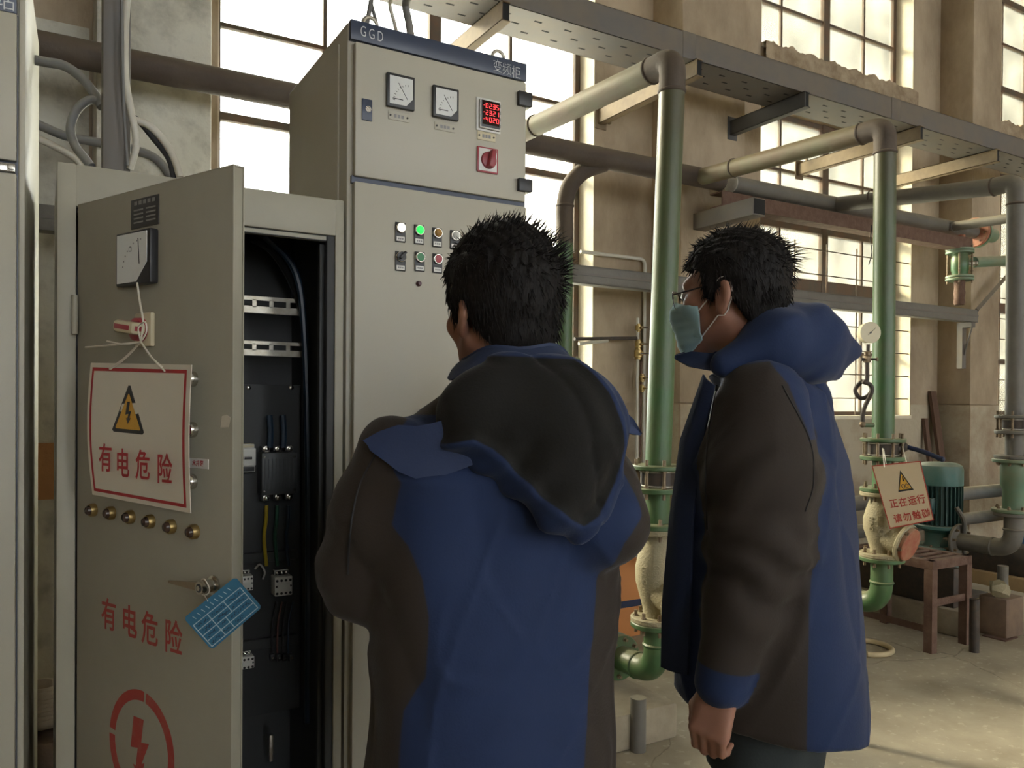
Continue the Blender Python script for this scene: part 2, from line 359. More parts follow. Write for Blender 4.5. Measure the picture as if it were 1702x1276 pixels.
def window(n, a, b, mull, munt, rows, grille, zs=ZS, zh=ZH):
    r = thing('window_%d' % n, None, None, ((a + b) / 2, YG, zs)); r['kind'] = 'structure'
    f = MB(); e = 0.045
    for x in (a, b): f.bx((x - e if x == b else x, YG - 0.03, zs), (x if x == b else x + e, YG + 0.03, zh), steel_w, 0.004)
    for z in (zs, zh): f.bx((a, YG - 0.03, z if z == zs else z - e), (b, YG + 0.03, z + e if z == zs else z), steel_w, 0.004)
    f.bx((mull - 0.04, YG - 0.04, zs), (mull + 0.04, YG + 0.04, zh), steel_w, 0.004)
    for x in munt: f.bx((x - 0.011, YG - 0.02, zs), (x + 0.011, YG + 0.02, zh), steel_w)
    for z, t in rows: f.bx((a, YG - 0.025 - t * 0.2, z - t), (b, YG + 0.025, z + t), steel_w, 0.003)
    f.build('window_frame', r)
    g = MB(); g.bx((a + 0.02, YG - 0.002, zs + 0.02), (b - 0.02, YG + 0.002, zh - 0.02), glass_a if n == 1 else glass_b); g.build('glass', r)
    sl = MB()
    for x in (a, b):
        s0 = x if x == a else x - 0.006
        sl.bx((s0, YW + 0.002, zs), (s0 + 0.006, YG - 0.03, zh), sill_w)
    sl.bx((a, YW - 0.015, zs - 0.02), (b, YG - 0.02, zs + 0.012), sill_w, 0.004); sl.build('window_sill', r)
    if grille:
        q = MB(); gy = YW + 0.03; k = int((b - a) / 0.43)
        for i in range(1, k + 1):
            x = a + (b - a) * i / (k + 1) + 0.05; q.cyl((x, gy, zs + 0.02), (x, gy, zs + 1.45), 0.006, steel_w, 6)
        for i in range(7):
            z = zs + 0.16 + i * 0.205; q.cyl((a, gy - 0.005, z), (b, gy - 0.005, z), 0.005, steel_w, 6)
        q.build('window_grille', r)
    return r
window(1, 0.80, 3.25, 2.13, (1.43, 2.69), ((2.96, 0.022), (3.46, 0.012), (2.41, 0.03), (3.96, 0.012), (4.46, 0.03), (4.96, 0.012), (5.46, 0.012)), False, ZS, ZT)
window(2, 4.85, 6.81, 5.83, (5.285, 6.357), ((3.34, 0.012), (2.89, 0.03), (2.41, 0.05), (1.85, 0.012)), True)
window(3, 8.02, 10.1, 9.08, (8.6, 9.6), ((3.34, 0.012), (2.89, 0.03), (2.41, 0.05), (1.85, 0.02)), True)
window(4, 4.85, 6.81, 5.83, (5.285, 6.357), ((4.68, 0.012), (5.15, 0.012), (5.6, 0.03)), False, ZU, ZT)
window(5, 8.02, 10.1, 9.08, (8.6, 9.6), ((4.68, 0.03), (5.15, 0.012), (5.6, 0.03)), False, ZU, ZT)
window(6, 11.5, 13.5, 12.5, (12.0, 13.0), ((2.89, 0.03), (2.41, 0.05)), False)

# ---- yard outside
yard = mat('yard concrete', (0.88, 0.85, 0.74), 0.9); mb = MB(); mb.bx((-20, YW + 0.4, -0.3), (60, 60, -0.15), yard); tag(struct(mb, 'ground'), None, None)
bw = mat('pale rendered facade', (0.93, 0.88, 0.70), 0.9, col2=(0.90, 0.84, 0.62), scale=0.7); bt = mat('yellow washed facade strip', (0.90, 0.80, 0.24), 0.9); bgl = mat('facade window glass', (0.62, 0.62, 0.60), 0.3)
r = thing('building', 'pale pink rendered building outside behind the right-hand windows', 'building', (17, 13, -0.15))
m1 = MB(); m1.bx((10.2, 12.0, -0.15), (34, 20, 13), bw); m1.build('wall', r)
for i in range(4):
    x = 10.9 + i * 2.35
    m2 = MB(); m2.bx((x, 11.8, -0.15), (x + 0.5, 12.02, 13), bt if i == 2 else bw); m2.build('pier', r)
for i in range(6):
    for j in range(3):
        x = 11.75 + i * 2.35; z = 1.2 + j * 3.1
        m2 = MB(); m2.bx((x, 11.96, z), (x + 1.05, 12.04, z + 1.6), bgl); m2.bx((x + 0.49, 11.94, z), (x + 0.56, 12.0, z + 1.6), bw); m2.bx((x - 0.05, 11.85, z - 0.1), (x + 1.1, 12.02, z), bw); m2.build('window', r)
# ================================================================== THE THREE CABINETS
Y0 = 2.12
FG = Face(atY(581, 660, Y0), (1, 0, 0), (0, -1, 0))          # the common front plane
def gx(u, v): return atY(u, v, Y0).x
def gz(u, v): return atY(u, v, Y0).z

def meter(parent, F, u0, v0, u1, v1, z=0.0, deep=0.012, name='panel_meter'):
    """square moving-needle panel meter: black bezel, white scale with cut corner"""
    cx, cy, w, h = F.rect(u0, v0, u1, v1, z); s = max(w, h) if deep < 0.02 else None
    w2, h2 = (w, h)
    mb = MB(F.M @ Matrix.Translation((cx, cy, z)))
    mb.box((0, 0, deep / 2), (w2, h2, deep), black, 0.003)
    a, b = w2 * 0.41, h2 * 0.41
    mb.prism([(-a, -b), (a * 0.45, -b), (a, -b * 0.45), (a, b), (-a, b)], deep, deep + 0.0012, dial_w)
    q = deep + 0.0014; k = 9
    for i in range(k):
        t = math.radians(95 + 85 * i / (k - 1)); r0, r1 = 1.28 * a, 1.42 * a; ox, oy = a * 0.72, -b * 0.72
        p0 = V((ox + r0 * math.cos(t), oy + r0 * math.sin(t), q)); p1 = V((ox + r1 * math.cos(t), oy + r1 * math.sin(t), q))
        mb.cyl(p0, p1, w2 * 0.008, black, 4)
    mb.cyl((a * 0.55, -b * 0.55, q), (-a * 0.25, b * 0.55, q), w2 * 0.010, black, 4)
    mb.box((-a * 0.3, -b * 0.62, q), (a * 0.9, b * 0.06, 0.0004), black)
    return mb.build(name, parent)

def lamp_button(parent, F, u, v, lens, kind, name):
    """22 mm pilot lamp or push button with its black label holder"""
    x, y = F.at(u, v); mb = MB(F.M @ Matrix.Translation((x, y, 0)))
    mb.box((0, -0.012, 0.002), (0.031, 0.056, 0.004), black, 0.003)
    mb.lathe((0, 0, 0.004), (0, 0, 1), [(0, 0.0150), (0.006, 0.0150), (0.0075, 0.0135), (0.0075, 0.0118)], chrome, 24, False)
    if kind == 'lamp': mb.lathe((0, 0, 0.004), (0, 0, 1), [(0.0, 0.0118), (0.008, 0.0118), (0.011, 0.010), (0.0135, 0.006), (0.0145, 0.0001)], lens, 24, False)
    elif kind == 'push': mb.lathe((0, 0, 0.004), (0, 0, 1), [(0.0, 0.0116), (0.006, 0.0116), (0.0075, 0.0105), (0.0070, 0.0001)], lens, 24, False)
    else:
        mb.lathe((0, 0, 0.004), (0, 0, 1), [(0, 0.0138), (0.010, 0.0128), (0.010, 0.0001)], black, 24, False)
        mb.box((0.002, 0.003, 0.018), (0.008, 0.026, 0.010), black, 0.002, Matrix.Rotation(math.radians(-40), 3, 'Z'))
    mb.box((0, -0.0305, 0.0046), (0.024, 0.0125, 0.001), white_p)
    for i in (-1, 0, 1): mb.box((i * 0.006, -0.0305, 0.0052), (0.0042, 0.0045, 0.0004), grey_ink)
    return mb.build(name, parent)
grey_ink = mat('faded grey ink', (0.25, 0.25, 0.26), 0.6)
lens_w = mat('lit clear lens', (0.85, 0.85, 0.82), 0.2, emit=(1, 0.97, 0.9), estr=0.75)
lens_g = mat('lit green lens', (0.02, 0.6, 0.08), 0.2, emit=(0.03, 1.0, 0.09), estr=1.1)
lens_a = mat('amber lens', (0.40, 0.22, 0.06), 0.2); lens_c = mat('clear lens', (0.62, 0.61, 0.56), 0.15)
btn_g = mat('green button', (0.03, 0.22, 0.07), 0.35); btn_r = mat('red button', (0.36, 0.02, 0.03), 0.35)
led = mat('red digits', (0.6, 0.02, 0.02), 0.5, emit=(1.0, 0.05, 0.06), estr=1.5)
screen = mat('meter screen', (0.02, 0.008, 0.008), 0.12)

# ---------------------------------------------------------------- tall drive cabinet
xl, xr = gx(577, 300), gx(870.5, 112)
zt, zb = gz(579, 33), gz(582, 67)
CAB_D = 0.60
G = thing('drive_cabinet', 'tall grey drive cabinet with dark blue header lettered GGD, two meters and red digits', 'electrical cabinet', ((xl + xr) / 2, Y0 + CAB_D / 2, 0))
mb = MB(); mb.bx((xl, Y0 + 0.004, 0.08), (xr, Y0 + CAB_D, zt - 0.004), paint_pale, 0.004)
mb.bx((xl + 0.01, Y0 + 0.03, 0), (xr - 0.01, Y0 + CAB_D - 0.02, 0.08), black)
mb.box((xl - 0.002, Y0 + 0.30, 1.4), (0.006, 0.46, 2.0), paint_pale, 0.002); mb.build('body', G)
mb = MB(); mb.bx((xl + 0.004, Y0 - 0.012, zb), (xr + 0.004, Y0 + 0.01, zt), band, 0.002)
hz = (zt + zb) / 2
for ch, u, v, sz, sx in (('G', 604, 53, 0.041, 0.62), ('G', 618, 57.5, 0.041, 0.62), ('D', 632, 61.5, 0.041, 0.62), ('变', 827, 111.5, 0.040, 0.85), ('频', 842.5, 116.5, 0.040, 0.85), ('柜', 858, 122, 0.040, 0.85)):
    x, y = FG.at(u, v, 0.012); mb.text(ch, FG.M @ Matrix.Translation((x, y, 0.0125)), sz, letter_w, -0.0005, 0.0004, sx)
mb.build('header_band', G)
# upper door
d0, d1 = gz(584, 72), gz(584, 294)
mb = MB(); mb.bx((gx(587, 70), Y0 - 0.020, d1), (gx(869.5, 150), Y0 + 0.002, d0), paint_pale, 0.004); UD = mb.build('upper_door', G)
FU = Face(FG.o + V((0, -0.020, 0)), (1, 0, 0), (0, -1, 0))
meter(UD, FU, 641, 126, 687, 182); meter(UD, FU, 717.5, 146.5, 760, 199)
def blank_plate(F, par, u0, v0, u1, v1, mt, name='label_plate'):
    cx, cy, w, h = F.rect(u0, v0, u1, v1); mb = MB(F.M @ Matrix.Translation((cx, cy, 0))); mb.box((0, 0, 0.001), (w, h, 0.002), mt, 0.0006)
    for s in (-1, 1): mb.cyl((s * w * 0.4, 0, 0.0015), (s * w * 0.4, 0, 0.0035), 0.0028, black, 10)
    for s in (-1, 0, 1): mb.box((s * w * 0.17, 0, 0.0021), (w * 0.12, h * 0.4, 0.0004), grey_ink)
    return mb.build(name, par)
blank_plate(FU, UD, 645, 187, 680, 201, paint_pale); blank_plate(FU, UD, 722, 205, 756, 218, paint_pale); blank_plate(FU, UD, 793, 220, 823, 234, cream_p)
# digital meter
cx, cy, w, h = FU.rect(791, 165, 831, 220); mb = MB(FU.M @ Matrix.Translation((cx, cy, 0)))
mb.box((0, 0, 0.002), (w, h, 0.004), white_p, 0.002); mb.box((0.002, 0, 0.007), (w * 0.86, h * 0.88, 0.012), black, 0.004)
for s in (-1, 1):
    for k in range(4): mb.box((0.002 + s * w * 0.39, (k - 1.5) * h * 0.2, 0.0133), (w * 0.04, h * 0.1, 0.0006), grey_ink)
mb.box((0.003, 0.004, 0.0132), (w * 0.68, h * 0.72, 0.0006), screen)
SEG = {'0': 'abcdef', '1': 'bc', '2': 'abged', '3': 'abgcd', '4': 'fgbc', '5': 'afgcd'}
SP = {'a': (0, 1, 1), 'g': (0, 0, 1), 'd': (0, -1, 1), 'f': (-1, .5, 0), 'b': (1, .5, 0), 'e': (-1, -.5, 0), 'c': (1, -.5, 0)}
for r, row in enumerate(('0.235', '2.321', '4.020')):
    row = row.replace('.', '')
    yy = 0.004 + (1 - r) * h * 0.205
    mb.box((0.003 - w * 0.29, yy, 0.0138), (w * 0.035, h * 0.015, 0.0006), led)
    for c, ch in enumerate(row):
        x0 = 0.003 + (c - 1.5) * w * 0.145 + w * 0.05; hw, hh = w * 0.042, h * 0.065
        for sname in SEG[ch]:
            sx, sy, hor = SP[sname]; mb.box((x0 + sx * hw, yy + sy * hh, 0.0138), (hw * 2 if hor else w * 0.016, h * 0.013 if hor else hh, 0.0006), led)
mb.build('digital_meter', UD)
# isolator switch, red knob on a red edged plate
cx, cy, w, h = FU.rect(792, 245.5, 826.5, 288); mb = MB(FU.M @ Matrix.Translation((cx, cy, 0)))
mb.box((0, 0, 0.003), (w, h, 0.006), red_plastic, 0.004); mb.box((0, 0, 0.0063), (w * 0.86, h * 0.88, 0.001), white_p, 0.0004)
mb.lathe((0.002, -0.001, 0.0065), (0, 0, 1), [(0, w * 0.36), (0.006, w * 0.34), (0.008, w * 0.26), (0.008, 0.0001)], red_plastic, 24, False)
mb.box((0.004, 0, 0.022), (w * 0.24, h * 0.72, 0.026), red_plastic, 0.006, Matrix.Rotation(math.radians(-12), 3, 'Z')); mb.build('rotary_switch', UD)
cx, cy, w, h = FU.rect(601, 165, 618, 201); mb = MB(FU.M @ Matrix.Translation((cx, cy, 0)))
mb.box((0, 0, 0.002), (w, h, 0.004), band, 0.003); mb.lathe((w * 0.1, 0.002, 0.004), (0, 0, 1), [(0, w * .3), (0.002, w * 0.28), (0.002, w * 0.2), (0.001, w * 0.18), (0.001, 0.0001)], chrome, 16, False); mb.build('door_lock', UD)
for (v0, v1) in ((155.5, 179), (299, 320)):
    a = FG.at(854, v0); b = FG.at(854, v1); mb = MB(); mb.bx((gx(854, v0), Y0 - 0.034, (FG.o + FG.up * b[1]).z), (gx(876, v0 + 3), Y0 + 0.005, (FG.o + FG.up * a[1]).z), black, 0.002); mb.build('hinge', UD)
# lower door with pilot lamps
d2 = gz(584, 303)
mb = MB(); mb.bx((gx(585.5, 300), Y0 - 0.020, 0.12), (gx(869.5, 345), Y0 + 0.002, d2), paint_pale, 0.004); LD = mb.build('lower_door', G)
for u, v, l, k, nm in ((665, 379, lens_w, 'lamp', 'pilot_lamp'), (696, 383, lens_g, 'lamp', 'pilot_lamp'), (726, 388, lens_a, 'lamp', 'pilot_lamp'), (755.5, 392, lens_c, 'lamp', 'pilot_lamp'),
                       (665, 427, black, 'sel', 'selector_switch'), (697, 428, btn_g, 'push', 'push_button'), (726.5, 431, btn_r, 'push', 'push_button'), (756, 436, btn_g, 'push', 'push_button')):
    o = lamp_button(LD, FU, u, v, l, k, nm)
    if nm == 'pilot_lamp': o['label'] = {'lit clear lens': 'lit white pilot lamp', 'lit green lens': 'glowing green pilot lamp', 'amber lens': 'unlit amber pilot lamp', 'clear lens': 'unlit clear pilot lamp'}[l.name]
x, y = FU.at(695.5, 471.5); mb = MB(FU.M @ Matrix.Translation((x, y, 0))); mb.lathe((0, 0, 0), (0, 0, 1), [(0, 0.008), (0.006, 0.0075), (0.012, 0.005), (0.012, 0.0001)], mat('dark red knob', (0.07, 0.012, 0.02), 0.4), 16); mb.build('knob', LD)
mb = MB(); z0 = d1 + 0.001; mb.bx((gx(583, 296), Y0 - 0.008, d2 - 0.002), (gx(870, 340), Y0 + 0.004, d1 + 0.003), band); mb.build('door_seal', G)
# lifting eyes on the top
for u, v in ((615, 40), (828, 99)):
    p = atY(u, v, Y0 + 0.03); mb = MB(); n = 20; c = V((p.x, p.y, zt + 0.016))
    mb.tube([c + V((0.021 * math.cos(2 * math.pi * i / n), 0, 0.021 * math.sin(2 * math.pi * i / n))) for i in range(n)], 0.0055, zinc, 8, closed=True)
    mb.cyl((p.x, p.y, zt - 0.01), (p.x, p.y, zt), 0.014, zinc, 14); mb.build('lifting_eye', G)

# ---------------------------------------------------------------- open cabinet with the starter gear in it
ol, orr = gx(95, 265), xl - 0.008; oz = gz(330, 300)
il, ir = gx(127, 340), gx(557.5, 392); iz = gz(480, 383)
OD = 0.48
O = thing('starter_cabinet', 'open beige starter cabinet with red hazard stencils on its swung-out door', 'electrical cabinet', ((ol + orr) / 2, Y0 + OD / 2, 0))
mb = MB(); th = 0.012
mb.bx((ol, Y0, 0.02), (il, Y0 + 0.03, oz), paint_old, 0.003); mb.bx((ir, Y0, 0.02), (orr, Y0 + 0.03, oz), paint_old, 0.003)
mb.bx((il - 0.002, Y0 + 0.0005, iz), (ir + 0.002, Y0 + 0.03, oz - 0.0005), paint_old, 0.003); mb.bx((il - 0.002, Y0 + 0.0005, 0.02), (ir + 0.002, Y0 + 0.03, 0.14), paint_old, 0.003)
mb.bx((ol + 0.001, Y0 + 0.02, 0.02), (ol + th, Y0 + OD, oz - 0.001), paint_old); mb.bx((orr - th, Y0 + 0.02, 0.02), (orr - 0.001, Y0 + OD, oz - 0.001), paint_old)
mb.bx((ol + 0.001, Y0 + 0.02, oz - th), (orr - 0.001, Y0 + OD, oz - 0.001), paint_old); mb.bx((ol + 0.001, Y0 + 0.02, 0.02), (orr - 0.001, Y0 + OD, 0.04), paint_old)
mb.build('body', O)
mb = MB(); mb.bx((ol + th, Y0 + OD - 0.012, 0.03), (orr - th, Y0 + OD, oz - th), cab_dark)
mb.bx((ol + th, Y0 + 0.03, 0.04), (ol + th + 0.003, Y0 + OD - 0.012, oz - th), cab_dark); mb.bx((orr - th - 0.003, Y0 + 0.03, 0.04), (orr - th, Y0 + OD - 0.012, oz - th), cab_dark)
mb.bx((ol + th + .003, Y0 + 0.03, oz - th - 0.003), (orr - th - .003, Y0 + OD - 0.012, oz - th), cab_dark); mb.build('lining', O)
mb = MB()                                                           # rolled lip around the opening
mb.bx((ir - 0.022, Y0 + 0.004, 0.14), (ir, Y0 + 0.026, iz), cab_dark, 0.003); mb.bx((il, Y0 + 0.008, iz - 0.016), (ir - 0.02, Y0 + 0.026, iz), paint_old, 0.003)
mb.bx((ir - 0.034, Y0 + 0.03, 0.14), (ir - 0.02, Y0 + 0.05, iz - 0.02), cab_dark, 0.003); mb.build('door_seal', O)
YI = Y0 + 0.34
FI = Face((0, YI, 1.4), (1, 0, 0), (0, -1, 0))
mb = MB(); cx, cy, w, h = FI.rect(380, 640, 500, 905); q = FI.at(500, 640); r0 = FI.at(520, 1276)
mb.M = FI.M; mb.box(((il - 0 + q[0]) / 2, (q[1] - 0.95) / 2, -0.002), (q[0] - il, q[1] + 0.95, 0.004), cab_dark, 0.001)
for u in (413, 484): x, y = FI.at(u, 644); mb.lathe((x, y, 0), (0, 0, 1), [(0, 0.007), (0.004, 0.007), (0.006, 0.004), (0.006, 0.0001)], chrome, 12)
mb.build('mounting_plate', O)
for (v0, v1) in ((494, 521), (567.5, 591)):
    a = FI.at(400, v0, 0.02); b = FI.at(501, v1, 0.02); xa, xb, yt, yb = il + 0.02, b[0], FI.at(450, v0, 0.02)[1], FI.at(450, v1, 0.02)[1]; m_ = (yt + yb) / 2; hh = yt - yb
    mb = MB(FI.M); mb.box(((xa + xb) / 2, yt - hh * 0.12, 0.02), (xb - xa, hh * 0.24, 0.003), zinc); mb.box(((xa + xb) / 2, yb + hh * 0.2, 0.02), (xb - xa, hh * 0.4, 0.003), zinc)
    x = xa
    while x < xb - 0.01:
        mb.box((x + 0.006, m_ + hh * 0.07, 0.02), (0.012, hh * 0.5, 0.003), zinc); x += 0.05
    mb.box(((xa + xb) / 2, yb + hh * 0.01, 0.012), (xb - xa, hh * 0.06, 0.016), zinc); mb.build('slotted_rail', O)
# cable drawn down the back of the compartment
wire_b = mat('dark blue wire', (0.012, 0.03, 0.055), 0.4); wire_k = mat('black wire', (0.012, 0.012, 0.013), 0.4); wire_y = mat('yellow wire', (0.40, 0.30, 0.02), 0.4); wire_g = mat('green wire', (0.02, 0.09, 0.05), 0.4); wire_r = mat('brown wire', (0.12, 0.05, 0.04), 0.4)
def wire(pts, r, m, off=0.03):
    mb = MB(); mb.tube(spline([FI.M @ V((*FI.at(u, v, o), o)) for u, v, o in pts], 8), r, m, 8); return mb.build('wire', O)
wire([(418, 395, .10), (455, 420, .06), (490, 480, .03), (508, 560, .06), (508, 700, .06), (508, 900, .06), (508, 1200, .05)], 0.012, wire_k)
wire([(440, 392, .10), (490, 450, .08), (506, 560, .08), (512, 800, .08), (512, 1200, .08)], 0.010, wire_b)
for dx, c in ((0, wire_b), (22, wire_b)):
    wire([(448 + dx, 690, .03), (450 + dx, 715, .035), (449 + dx, 744, .04)], 0.009, c)
for u, c in ((443, wire_y), (461, wire_g), (480, wire_b)):
    wire([(u, 840, .05), (u - 1, 865, .05), (u - 4, 895, .03), (u, 940, .02)], 0.0055, c)
def contactor(u0, v0, u1, v1, name='contactor', big=False):
    cx, cy, w, h = FI.rect(u0, v0, u1, v1, 0.05); mb = MB(FI.M @ Matrix.Translation((cx, cy, 0)))
    mb.box((0, 0, 0.025), (w, h, 0.05), white_p, 0.003); mb.box((0, h * 0.02, 0.052), (w * 0.7, h * 0.22, 0.004), white_p, 0.001)
    for k in range(4):
        for sy in (-0.36, 0.30): mb.cyl(((k - 1.5) * w * 0.25, sy * h, 0.0495), ((k - 1.5) * w * 0.25, sy * h, 0.051), w * 0.075, black, 12)
    for sx in (-0.4, 0.4): mb.cyl((sx * w, 0, 0.0495), (sx * w, 0, 0.051), w * 0.06, black, 10)
    mb.box((0, h * 0.62, 0.012), (w * 0.8, h * 0.3, 0.024), black, 0.002)
    for k in range(3): mb.lathe(((k - 1) * w * 0.26, h * 0.64, 0.024), (0, 0, 1), [(0, w * .09), (0.008, w * .09), (0.01, 0.0001)], chrome, 10)
    return mb.build(name, O)
contactor(457, 958, 486, 990); contactor(398, 957, 421, 982); contactor(396, 1092, 423, 1112)
cx, cy, w, h = FI.rect(398, 745, 425.5, 774, 0.05); mb = MB(FI.M @ Matrix.Translation((cx, cy, 0)))
mb.box((0, 0, 0.025), (w, h, 0.05), white_p, 0.002); mb.box((0, -h * 0.05, 0.053), (w * 0.55, h * 0.22, 0.01), black, 0.002); mb.box((0, h * 0.62, 0.02), (w * 0.9, h * 0.24, 0.04), cream_p, 0.002); mb.box((0, -h * 0.7, 0.02), (w, h * 0.35, 0.04), black, 0.002); mb.build('circuit_breaker', O)
# large starter block with screw terminals above and below
cx, cy, w, h = FI.rect(435, 752, 494, 822, 0.06); dk = mat('starter block grey', (0.055, 0.06, 0.062), 0.5); mb = MB(FI.M @ Matrix.Translation((cx, cy, 0)))
mb.box((0, 0, 0.03), (w, h, 0.06), dk, 0.004)
for k in range(9): mb.box(((k - 4) * w * 0.1, 0.0, 0.061), (w * 0.03, h * 0.72, 0.003), dk)
for k in range(3):
    for sy in (-0.58, 0.58): mb.box(((k - 1) * w * 0.33, sy * h, 0.022), (w * 0.24, h * 0.14, 0.03), black, 0.003)
SB = mb.build('starter_block', O)
for k in range(3):
    for sy in (-0.58, 0.58):
        t = MB(FI.M @ Matrix.Translation((cx + (k - 1) * w * 0.33, cy + sy * h, 0.037))); t.lathe((0, 0, 0), (0, 0, 1), [(0, 0.010), (0.004, 0.010), (0.004, 0.007), (0.012, 0.007), (0.014, 0.004), (0.014, 0.0001)], chrome, 12); t.build('terminal_screw', SB)
for sx in (-0.42, 0.42):
    for sy in (-0.4, 0.4):
        t = MB(FI.M @ Matrix.Translation((cx + sx * w, cy + sy * h, 0.06))); t.lathe((0, 0, 0), (0, 0, 1), [(0, 0.004), (0.002, 0.003), (0.002, 0.0001)], chrome, 10); t.build('screw', SB)
for (v, m_) in ((925, black), (1068, black)):                      # lower rails
    a = FI.at(450, v, 0.02); mb = MB(FI.M); mb.box(((il + FI.at(500, v)[0]) / 2, a[1], 0.01), (FI.at(500, v)[0] - il - 0.03, 0.03, 0.02), cab_dark, 0.004); mb.build('rail', O)
for i, u in enumerate((452, 463, 473, 484)):
    t = MB(FI.M @ Matrix.Translation((*FI.at(u, 1092, 0.02), 0.01))); t.box((0, 0, 0.008), (0.012, 0.022, 0.02), black, 0.002); t.lathe((0, 0, 0.018), (0, 0, 1), [(0, .004), (.003, .003), (.003, .0001)], chrome, 8); t.build('terminal_block', O)
for i, u in enumerate((452, 461, 470, 479)):
    wire([(u + 8, 1000, .03), (u + 2, 1030, .03), (u, 1060, .035), (u, 1085, .03)], 0.0028, (wire_k, wire_r, wire_k, wire_b)[i])
wire([(424, 945, .05), (432, 938, .06), (440, 950, .06), (437, 962, .05)], 0.003, mat('pale wire', (0.5, 0.48, 0.46), 0.5))
mb = MB(FI.M); mb.box((*FI.at(452, 1245, .03), .02), (0.012, 0.08, 0.01), zinc, 0.003); mb.build('copper_bar', O)

# ---- its door, swung out towards the photographer
hin = V((il + 0.003, Y0 - 0.002, 0)); fr = atZ(388, 272, iz + 0.004); dx = V((fr.x - hin.x, fr.y - hin.y, 0)); DW = dx.length; dx.normalize(); dn = V((dx.y, -dx.x, 0))
dzt = iz + 0.004; DT = 0.026
FD = Face(V((hin.x, hin.y, 1.4)), dx, dn)
mb = MB(FD.M); hh = dzt - 0.15; cyd = (dzt + 0.15) / 2 - 1.4
mb.box((DW / 2, cyd, -0.002), (DW, hh, 0.004), paint_old, 0.0015)
for x0 in (0.002, DW - 0.004): mb.box((x0, cyd, -DT / 2), (0.004 if x0 > 0.1 else 0.003, hh, DT), paint_old, 0.001)
for s in (-1, 1): mb.box((DW / 2, cyd + s * (hh / 2 - 0.002), -DT / 2), (DW, 0.004, DT), paint_old, 0.001)
mb.box((DW - 0.014, cyd, -DT + 0.002), (0.028, hh, 0.003), paint_old)
DO = mb.build('door', O)
# rating plate
cx, cy, w, h = FD.rect(219, 328, 265, 377); mb = MB(FD.M @ Matrix.Translation((cx, cy, 0))); plate_b = mat('black rating plate', (0.05, 0.05, 0.052), 0.4, 0.3); ink_s = mat('rating plate lines', (0.24, 0.24, 0.23), 0.5)
mb.box((0, 0, 0.001), (w, h, 0.002), plate_b, 0.0005)
for r in range(4):
    for c in (-1, 1): mb.box((c * w * 0.22, h * (0.12 - r * 0.14), 0.0021), (w * 0.34, h * 0.05, 0.0004), ink_s)
for c in range(5): mb.box(((c - 2) * w * 0.16, h * 0.36, 0.0021), (w * 0.1, h * 0.13, 0.0004), ink_s)
mb.build('rating_plate', DO)
# big square meter: it stands well proud of the door
cx, cy, w, h = FD.rect(207, 386, 264, 475); mb = MB(FD.M @ Matrix.Translation((cx, cy, 0))); pr = 0.020
mb.box((0, 0, pr / 2), (w, h, pr), black, 0.004)
a, b = w * 0.44, h * 0.45
mb.prism([(-a, -b), (a * 0.25, -b), (a * 0.95, -b * 0.25), (a * 0.95, b), (-a, b)], pr, pr + 0.0015, dial_w)
mb.cyl((a * 0.5, -b * 0.3, pr + 0.002), (a * 0.42, b * 0.75, pr + 0.002), 0.0009, black, 5)
for i in range(8):
    t = math.radians(95 + 11 * i); mb.box((a * .7 + a * 1.3 * math.cos(t), -b * .5 + b * 1.2 * math.sin(t), pr + 0.0018), (0.003, 0.003, 0.0005), grey_ink)
mb.box((-a * 0.1, b * 0.35, pr + 0.0018), (0.010, 0.010, 0.0004), grey_ink); mb.box((-a * 0.1, b * 0.35, pr + 0.002), (0.006, 0.006, 0.0004), dial_w)
mb.build('panel_meter', DO)
# rotary isolator with a red handle
cx, cy, w, h = FD.rect(238, 520, 256, 576); mb = MB(FD.M @ Matrix.Translation((cx, cy, 0)))
mb.box((-0.006, 0, 0.005), (w + 0.02, h, 0.010), cream_p, 0.003)
mb.lathe((-0.012, 0, 0.010), (0, 0, 1), [(0, 0.026), (0.014, 0.024), (0.018, 0.016), (0.018, 0.0001)], red_plastic, 20)
mb.box((-0.012, 0.003, 0.036), (0.074, 0.026, 0.034), red_plastic, 0.008, Matrix.Rotation(math.radians(-8), 3, 'Z')); mb.build('rotary_switch', DO)
for u, v, lens, lab in ((322, 630, btn_g, 'green push button'), (322, 714, btn_r, 'red push button'), (321, 800, black, 'black push button')):
    x, y = FD.at(u, v); mb = MB(FD.M @ Matrix.Translation((x, y, 0)))
    mb.lathe((0, 0, 0), (0, 0, 1), [(0, 0.0155), (0.010, 0.0155), (0.014, 0.0130), (0.013, 0.0115)], chrome, 24, False); mb.lathe((0, 0, 0.004), (0, 0, 1), [(0, 0.0116), (0.006, 0.0116), (0.006, 0.0001)], lens, 20, False); mb.build('push_button', DO, label=lab)
dirty_lens = mat('dusty brown lens', (0.06, 0.035, 0.025), 0.25)
for u, v in ((157, 847), (187, 852), (219, 858.5), (252, 866), (287, 874.5), (325, 883)):
    x, y = FD.at(u, v); mb = MB(FD.M @ Matrix.Translation((x, y, 0)))
    mb.lathe((0, 0, 0), (0, 0, 1), [(0, 0.0150), (0.009, 0.0150), (0.013, 0.0125), (0.0125, 0.011)], brass, 24, False); mb.lathe((0, 0, 0.004), (0, 0, 1), [(0, 0.0111), (0.010, 0.0111), (0.015, 0.008), (0.017, 0.0001)], dirty_lens, 20, False); mb.build('pilot_lamp', DO)
cx, cy, w, h = FD.rect(313, 762, 347, 778); mb = MB(FD.M @ Matrix.Translation((cx, cy, 0))); mb.box((0, 0, 0.0006), (w, h, 0.0012), white_p)
mb.text('水井泵', Matrix.Translation((0, -0.0005, 0.0013)), h * 0.66, red_p, 0.0003, 0.0002); mb.build('label_strip', DO)
